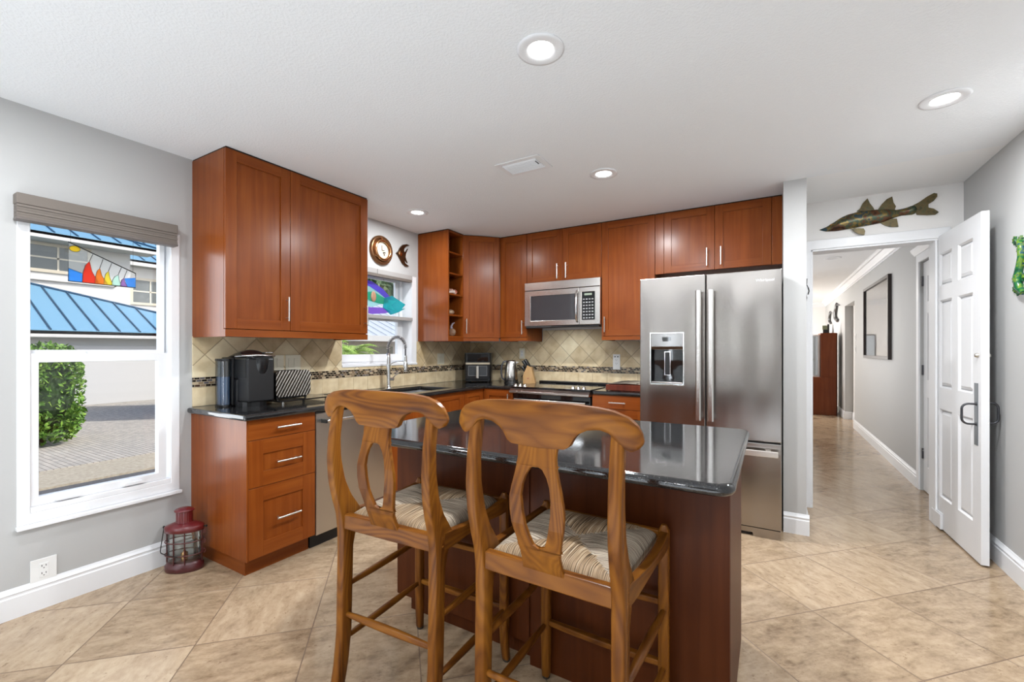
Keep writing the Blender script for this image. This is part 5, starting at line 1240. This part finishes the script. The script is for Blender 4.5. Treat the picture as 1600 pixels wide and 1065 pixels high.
# rounded body: loft of shrinking outlines toward the viewer along a spine
import bisect
def spine(x):
    zs_ = []
    n_ = len(body)
    for i in range(n_):
        (xa, za), (xb, zb) = body[i], body[(i+1) % n_]
        if (xa-x)*(xb-x) <= 0 and xa != xb: zs_.append(za+(zb-za)*(x-xa)/(xb-xa))
    return min(zs_), max(zs_)
xa, xb = min(cxs)+.001, max(cxs)-.001; rings = []
for k in range(41):
    x = xa+(xb-xa)*k/40; lo, hi = spine(x); c_ = (lo+hi)/2; h_ = (hi-lo)/2; dep = min(.035, h_*.8)
    rings.append([(x, YW-.003-dep*math.sin(PI*q/10), c_+h_*math.cos(PI*q/10)) for q in range(11)])
m.loft(rings, cap=True, closed=True); m.build('body', fish_m, fi, weld=True)
relief('dorsal_fin', Q((520, 305), (560, 275), (590, 215), (650, 150), (680, 210), (720, 260), (740, 300)), YW-.012, YW-.003, fin_m, fi, .003)
relief('dorsal_fin', Q((770, 290), (820, 220), (880, 160), (945, 128), (960, 200), (990, 245), (975, 290)), YW-.012, YW-.003, fin_m, fi, .003)
relief('pectoral_fin', Q((450, 510), (480, 545), (540, 580), (610, 590), (618, 545), (600, 515)), YW-.030, YW-.018, fin_m, fi, .003)
relief('anal_fin', Q((800, 440), (850, 470), (920, 490), (1020, 490), (1010, 440), (1000, 390), (930, 395)), YW-.012, YW-.003, fin_m, fi, .003)
relief('tail_fin', Q((1190, 235), (1260, 200), (1360, 130), (1440, 88), (1480, 95), (1480, 130), (1440, 180), (1375, 220), (1375, 262), (1440, 275), (1500, 315), (1460, 345), (1360, 350), (1240, 345), (1215, 290)), YW-.014, YW-.003, fin_m, fi, .004)
m = MB(); m.sphere((*[F(1270+215/7.62, 290+468/7.62)[0]], YW-.022, F(1270+215/7.62, 290+468/7.62)[1]), .006); m.build('eye', brass, fi)
# colourful sea dragon on the right wall (continues past the frame edge)
sdm = noisy('green_enamel', [(.30, (.003, .035, .018)), (.47, (.006, .10, .03)), (.56, (.12, .20, .012)), (.62, (.006, .05, .09)), (.75, (.01, .11, .03))], 22, .2, 3, .5, .004)
sr = thing('leafy_sea_dragon', 'green enamel seahorse sculpture on the right wall at the frame edge', 'wall ornament', (XR, 3.41, 1.57))
spn = [(3.38, 1.57), (3.425, 1.60), (3.44, 1.66), (3.42, 1.71), (3.405, 1.76), (3.40, 1.81), (3.42, 1.85), (3.46, 1.865)]
m = MB(); m.tube([(XR-.014, y, z) for y, z in spn], [.012, .018, .020, .016, .014, .014, .012, .008], 12, sq=1); m.build('body', sdm, sr)
for k, (y, z, s_) in enumerate([(3.500, 1.872, .026), (3.468, 1.852, .024), (3.452, 1.81, .020), (3.452, 1.765, .018), (3.450, 1.73, .019), (3.475, 1.70, .021), (3.502, 1.660, .027), (3.478, 1.640, .024), (3.492, 1.605, .025), (3.462, 1.585, .024), (3.43, 1.60, .026), (3.42, 1.66, .03), (3.41, 1.74, .028), (3.415, 1.81, .028), (3.43, 1.86, .026)]):
    pl = []
    for q in range(14): a = 2*PI*q/14+k; r_ = s_*(1 if q % 2 else .62); pl.append((y+r_*math.cos(a), z+r_*math.sin(a)))
    MB().prism(pl, XR-.008-.001*(k % 3), XR-.0005, 'x').build('leaf_fin', sdm, sr, bevel=.002, ang=20)
# hook/ornament on the hall side of the short wall
hk = thing('iron_wall_ornament', 'small black iron ornament seen edge-on beside the hall opening', 'wall ornament', (.21, 3.80, 1.66))
m = MB(); m.tube([(.222, 3.80, 1.64), (.218, 3.80, 1.66), (.216, 3.80, 1.70), (.222, 3.80, 1.74), (.232, 3.80, 1.71), (.236, 3.80, 1.69), (.230, 3.80, 1.665)], .004, 8); m.tube([(.222, 3.80, 1.74), (.224, 3.80, 1.78)], .003, 6); m.tube([(.222, 3.80, 1.64), (.218, 3.80, 1.61)], .003, 6); m.box(.2105, .218, 3.79, 3.81, 1.67, 1.72); m.build('scroll', iron, hk)

# framed picture in the hall
pf = thing('framed_picture', 'large pale print in a thin black frame on the hall wall', 'picture', (XR, 7.15, 1.15))
MB().cells([6.385, 6.42, 7.885, 7.92], [1.155, 1.19, 2.085, 2.12], lambda i, j: not (i == 1 and j == 1), XR-.035, XR-.0005, 'x').build('frame', M('black_frame', (.02, .012, .010), .35), pf, weld=True, bevel=.002)
MB().cells([6.42, 6.50, 7.805, 7.885], [1.19, 1.24, 2.035, 2.085], lambda i, j: not (i == 1 and j == 1), XR-.012, XR-.006, 'x').build('mat_board', M('mat_board', (.82, .80, .78), .6), pf, weld=True)
B('print', noisy('pale_print', [(.35, (.62, .64, .70)), (.65, (.78, .78, .80))], 3, .5), pf, (XR-.010, XR-.004, 6.50, 7.805, 1.24, 2.035))
B('glazing', glass('picture_glass', (1, 1, 1), .35), pf, (XR-.018, XR-.016, 6.42, 7.885, 1.19, 2.085))

# far desk cabinet with hutch
dc = thing('hutch_cabinet', 'tall brown wooden cabinet standing at the end of the hall', 'cabinet', (.9, 10.6, 0))
dwood = wood('brown_cabinet_wood', (.13, .028, .008), (.17, .042, .012), (.21, .055, .018), rough=.4)
B('lower_unit', dwood, dc, (.45, 1.085, 10.4, 10.95, .001, .73), bevel=.003)
B('upper_unit', dwood, dc, (.835, 1.085, 10.4, 10.95, .731, 1.59), bevel=.003)
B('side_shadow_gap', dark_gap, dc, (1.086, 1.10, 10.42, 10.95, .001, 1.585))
hm = thing('framed_mirror', 'white-framed mirror standing on the low part of the far cabinet', 'mirror', (.7, 10.6, .731))
MB().cells([.60, .625, .80, .825], [.735, .765, 1.53, 1.56], lambda i, j: not (i == 1 and j == 1), 10.50, 10.53, 'y').build('frame', white_paint, hm, weld=True)
B('mirror_glass', mirror_m, hm, (.625, .80, 10.512, 10.522, .765, 1.53))
B('dark_edge', dark_gap, hm, (.828, .834, 10.5, 10.53, .735, 1.56))
bx = thing('picture_box', 'small green and black box picture standing on the far cabinet', 'box', (.93, 10.6, 1.591))
B('green_panel', M('sage_green', (.25, .28, .16), .6), bx, (.875, .955, 10.55, 10.58, 1.66, 1.74)); B('black_panel', black_mat, bx, (.885, .985, 10.545, 10.585, 1.5915, 1.6595), (.9555, .985, 10.55, 10.58, 1.6605, 1.765))
bo = thing('slim_vase', 'slim pale vase on the far cabinet', 'vase', (1.05, 10.6, 1.591))
MB().lathe([(.018, 1.5915), (.020, 1.62), (.010, 1.70), (.006, 1.76)], (1.045, 10.6, 0), 14, cap=True).build('vase_body', M('pale_grey_ceramic', (.5, .5, .52), .3), bo)
shr = M('silver_pewter', (.12, .12, .12), .35, .9)
def seahorse(y, z, sc, label):
    t = thing('metal_seahorse', label, 'wall ornament', (XR, y, z))
    m = MB(); P_ = [(0, .30), (.02, .27), (.0, .22), (-.03, .15), (-.02, .07), (.03, .03), (.06, .05), (.045, .085)]
    m.tube([(XR-.02, y-a*sc*3, z+b*sc) for a, b in P_], [.012*sc, .03*sc, .03*sc, .035*sc, .03*sc, .02*sc, .012*sc, .006*sc], 10); m.build('body', shr, t)
    m = MB(); m.tube([(XR-.02, y-.02*sc*3, z+.27*sc), (XR-.02, y-.10*sc*3, z+.245*sc)], [.014*sc, .006*sc], 8); m.build('snout', shr, t)
    m = MB(); m.prism([(y+.03*sc*3, z+.20*sc), (y+.08*sc*3, z+.17*sc), (y+.04*sc*3, z+.11*sc)], XR-.024, XR-.016, 'x'); m.build('fin', shr, t)
seahorse(11.0, 1.80, 1.35, 'larger dark metal seahorse on the far hall wall')
seahorse(12.1, 1.82, 1.0, 'smaller dark metal seahorse on the far hall wall')

# ================================================================== OUTSIDE
GZ = -.6
def pav():
    m, nt, n, l, b = newmat('concrete_pavers'); t = n.new('ShaderNodeTexCoord'); br = n.new('ShaderNodeTexBrick')
    br.inputs['Scale'].default_value = 3.2; br.inputs['Color1'].default_value = (.50, .46, .40, 1); br.inputs['Color2'].default_value = (.38, .36, .32, 1); br.inputs['Mortar'].default_value = (.22, .20, .18, 1)
    br.inputs['Mortar Size'].default_value = .025; l.new(t.outputs['Object'], br.inputs['Vector']); l.new(br.outputs[0], b.inputs['Base Color']); b.inputs['Roughness'].default_value = .85; return m
struct(B('floor_driveway', pav(), None, (-40, -9.65, -14, 30, GZ-.2, GZ)))
asph = noisy('asphalt', [(.3, (.06, .06, .065)), (.7, (.13, .13, .135))], 60, .9)
struct(B('floor_road', asph, None, (-8.5, -3.3, -14, 30, GZ-.3, GZ-.04)))
struct(B('floor_curb', noisy('curb_concrete', [(.3, (.33, .29, .22)), (.7, (.47, .42, .33))], 20, .9), None, (-9.65, -8.5, -14, 30, GZ-.2, GZ-.01)))
stucco = M('white_stucco', (.60, .595, .58), .8, bump=.2, bscale=40)
soffit_m = M('soffit_grey', (.36, .37, .33), .8)
blue_roof = M('blue_metal_roof', (.16, .33, .47), .4); seam_m = M('roof_seam', (.03, .10, .18), .4, .3)
def roof_plane(parent, x0, y0, y1, z0, x1, ya_, yb2, z1, n, d=.12):
    m = MB(); v = [(x0, y0, z0), (x0, y1, z0), (x1, yb2, z1), (x1, ya_, z1)]; v2 = [(a, b, c_-d) for a, b, c_ in v]
    m.add(v+v2, [(0, 1, 2, 3), (7, 6, 5, 4), (0, 4, 5, 1), (1, 5, 6, 2), (2, 6, 7, 3), (3, 7, 4, 0)]); m.build('roof', blue_roof, parent)
    m = MB()
    sl = (z1-z0)/(x1-x0)
    for k in range(1, n):
        y = y0+(y1-y0)*k/n
        # limit against hip edges
        xe = x1
        if y > yb2 and y1 != yb2: xe = x0+(x1-x0)*(y1-y)/(y1-yb2)
        if y < ya_ and y0 != ya_: xe = x0+(x1-x0)*(y-y0)/(ya_-y0)
        ze = z0+sl*(xe-x0)
        m.tube([(x0, y, z0+.02), (xe, y, ze+.02)], .028, 6)
    m.tube([(x0, y1, z0+.02), (x1, yb2, z1+.02)], .05, 6)
    m.build('roof_seams', seam_m, parent)
ga = thing('garage', 'white garage with blue standing-seam metal roof across the driveway', 'garage', (-22, 3, GZ))
B('wall', stucco, ga, (-23.9, -19.85, -8, 12, GZ, 1.62))
B('garage_door', M('garage_door_white', (.56, .56, .555), .5), ga, (-19.85, -19.80, 2.4, 8.4, GZ, 1.40), bevel=.01) 
B('soffit', soffit_m, ga, (-19.849, -19.45, -8.3, 11, 1.62, 1.68)); B('fascia', stucco, ga, (-19.45, -19.38, -8.4, 11.0, 1.66, 1.86))
roof_plane(ga, -19.38, -8.5, 10.7, 1.88, -23.9, -8.5, 3.34, 4.065, 34)
hs = thing('white_house', 'two-storey white house with blue roof behind the garage', 'house', (-27, 5, GZ))
B('wall', stucco, hs, (-33, -24, -8, 8.0, 2.6, 5.6), (-33, -27.0, 8.0, 16, 1.9, 5.6))
B('soffit', soffit_m, hs, (-24, -23.2, -8, 8.6, 5.38, 5.42), (-27, -26.4, 8, 16, 5.32, 5.38)); B('fascia', stucco, hs, (-23.2, -23.1, -8.2, 8.7, 5.40, 5.62), (-26.4, -26.3, 8.7, 16, 5.32, 5.58))
roof_plane(hs, -23.1, -8.2, 8.7, 5.64, -28, -8.2, 4.5, 7.6, 26)
roof_plane(hs, -26.3, 8.72, 16, 5.60, -30, 8.72, 16, 7.2, 12)
win_m = M('dark_window_pane', (.10, .12, .13), .1); 
def ext_window(parent, x, y0, y1, z0, z1, nm=2, sc=1):
    f_ = MB().cells([y0-.12, y0, y1, y1+.12], [z0-.12, z0, z1, z1+.12], lambda i, j: not (i == 1 and j == 1), x, x+.06, 'x').build('window', M('beige_window_frame', (.55, .50, .40), .5), parent, weld=True)
    B('pane', win_m, f_, (x, x+.03, y0, y1, z0, z1))
    m = MB()
    for k in range(1, nm): y = y0+(y1-y0)*k/nm; m.box(x+.03, x+.05, y-.03, y+.03, z0, z1)
    m.box(x+.03, x+.05, y0, y1, (z0+z1)/2-.03, (z0+z1)/2+.03); m.build('muntin', M('muntin_beige', (.62, .58, .48), .5), f_)
ext_window(hs, -24, 7.15-.0, 7.25, 3.9, 4.0) if 0 else ext_window(hs, -24, 4.9, 6.6, 4.35, 5.25, 2)
ext_window(hs, -27, 9.1, 10.5, 3.6, 4.7, 2)
B('downpipe', stucco, hs, (-23.98, -23.9, 4.8, 7.5, 3.92, 3.98), (-23.98, -23.9, 7.44, 7.5, 3.92, 4.1))
# unseen block added outside the view to throw the driveway shadow
nb = thing('shadow_block', 'pale neighbouring house wing just right of the driveway', 'house', (-14, 7.8, GZ))
B('wall', stucco, nb, (-15.8, -12.5, 6.9, 8.7, GZ, 3.4)); m = MB(); m.prism([(-15.95, 3.4), (-12.35, 3.4), (-14.15, 4.6)], 6.85, 8.75, 'y'); m.build('roof', blue_roof, nb)
leaf_g = noisy('hedge_leaves', [(.3, (.02, .07, .005)), (.5, (.10, .23, .02)), (.7, (.28, .42, .06))], 9, .6, 6)
def leaf_blob(name, label, cat, c, r, n, size, mat_, kind=True, seed=1, ellip=(1, 1, 1), core=True):
    rnd = random.Random(seed); t = thing(name, label, cat, (c[0], c[1], GZ))
    m = MB()
    for k in range(n):
        a = rnd.uniform(0, 2*PI); h_ = rnd.uniform(-1, 1); q = math.sqrt(1-h_*h_); rr = r*rnd.uniform(.82, 1.05)
        # squarish clipped bush
        sxp = lambda v: math.copysign(abs(v)**.6, v)
        p = Vector((c[0]+rr*sxp(q*math.cos(a))*ellip[0], c[1]+rr*sxp(q*math.sin(a))*ellip[1], c[2]+rr*sxp(h_)*ellip[2]))
        d = Vector((rnd.uniform(-1, 1), rnd.uniform(-1, 1), rnd.uniform(-1, 1))).normalized(); e = d.cross(Vector((rnd.uniform(-1, 1), rnd.uniform(-1, 1), rnd.uniform(-1, 1)))).normalized()
        s_ = size*rnd.uniform(.6, 1.3)
        m.add([p-d*s_, p+e*s_*.45, p+d*s_, p-e*s_*.45], [(0, 1, 2, 3)])
    m.build('foliage', mat_, t)
    if core:
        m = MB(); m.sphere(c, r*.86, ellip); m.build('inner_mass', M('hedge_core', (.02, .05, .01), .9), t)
    m = MB(); m.tube([(c[0], c[1], GZ), (c[0], c[1], c[2])], .06, 8); m.build('trunk', M('bark', (.10, .06, .04), .9), t)
    return t
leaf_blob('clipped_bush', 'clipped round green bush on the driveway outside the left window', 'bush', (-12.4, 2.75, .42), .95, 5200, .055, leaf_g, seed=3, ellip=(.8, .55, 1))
# view from the sink window: grey-roofed house, palms, trees
h2 = thing('grey_roof_house', 'low house with pale metal roof seen through the sink window', 'house', (-19, 18, GZ))
B('wall', M('taupe_wall', (.36, .33, .30), .8), h2, (-24, -15, 10.8, 26, GZ, 1.75))
pale_roof = M('pale_metal_roof', (.55, .60, .64), .4, .2)
m = MB(); m.prism([(-24.6, 1.85), (-14.4, 1.85), (-14.4, 1.75), (-24.6, 1.75)], 10.2, 26.5, 'y'); m.prism([(-24.6, 1.85), (-14.4, 1.85), (-19.5, 4.0)], 10.2, 26.5, 'y'); m.build('roof', pale_roof, h2)
m = MB()
for k in range(29): y = 10.4+k*.55; m.tube([(-14.4, y, 1.88), (-19.5, y, 4.03)], .012, 5)
m.build('roof_seams', M('seam_grey', (.30, .36, .42), .5), h2)
f_ = B('window', win_m, h2, (-15.02, -14.97, 13.2, 14.6, .6, 1.4), (-15.02, -14.97, 18.0, 19.0, .6, 1.4))
B('fascia', M('fascia_grey', (.45, .47, .48), .6), h2, (-14.4, -14.35, 10.2, 26.5, 1.62, 1.86))
def palm(c, h_, n, L, label, seed):
    rnd = random.Random(seed); t = thing('palm_plant', label, 'palm', (c[0], c[1], GZ), 'palms outside the sink window')
    m = MB(); m.tube([(c[0], c[1], GZ), (c[0]+.05, c[1], GZ+h_)], [.10, .07], 10); m.build('trunk', M('palm_trunk', (.16, .11, .07), .9), t)
    m = MB()
    for k in range(n):
        a = 2*PI*k/n+rnd.uniform(-.2, .2); up = rnd.uniform(.2, 1.0); prev = None
        for q in range(9):
            s_ = q/8*L; p = Vector((c[0]+math.cos(a)*s_*(1-.25*up), c[1]+math.sin(a)*s_*(1-.25*up), GZ+h_+up*s_-.75*s_*s_/L))
            if prev is not None:
                d = (p-prev).normalized(); sd_ = d.cross(Vector((0, 0, 1))).normalized()
                for sg in (-1, 1):
                    for w in (0, .5):
                        b_ = prev.lerp(p, w); tip = b_+(sd_*sg*.9+d*.7+Vector((0, 0, -.25)))*L*.30*math.sin(PI*(q/8*.85+.12))
                        m.add([b_, b_+d*.035*L, tip], [(0, 1, 2)])
            prev = p
    m.build('fronds', leafp, t); return t
leafp = noisy('palm_leaves', [(.3, (.18, .34, .03)), (.6, (.42, .60, .12)), (.8, (.60, .75, .25))], 6, .5)
palm((-8.2, 5.95, GZ), 1.78, 30, .95, 'bright green palm low in the sink window, the left one', 2)
palm((-9.7, 8.0, GZ), 1.74, 30, .95, 'bright green palm low in the sink window, the right one', 5)
leaf_blob('shade_tree', 'large dark tree behind the pale-roofed house', 'tree', (-30, 24, 5.2), 4.2, 3800, .35, noisy('tree_leaves', [(.3, (.03, .06, .02)), (.7, (.13, .20, .09))], 2, .7), seed=9, ellip=(1.2, 1.6, .7))

clean_o()
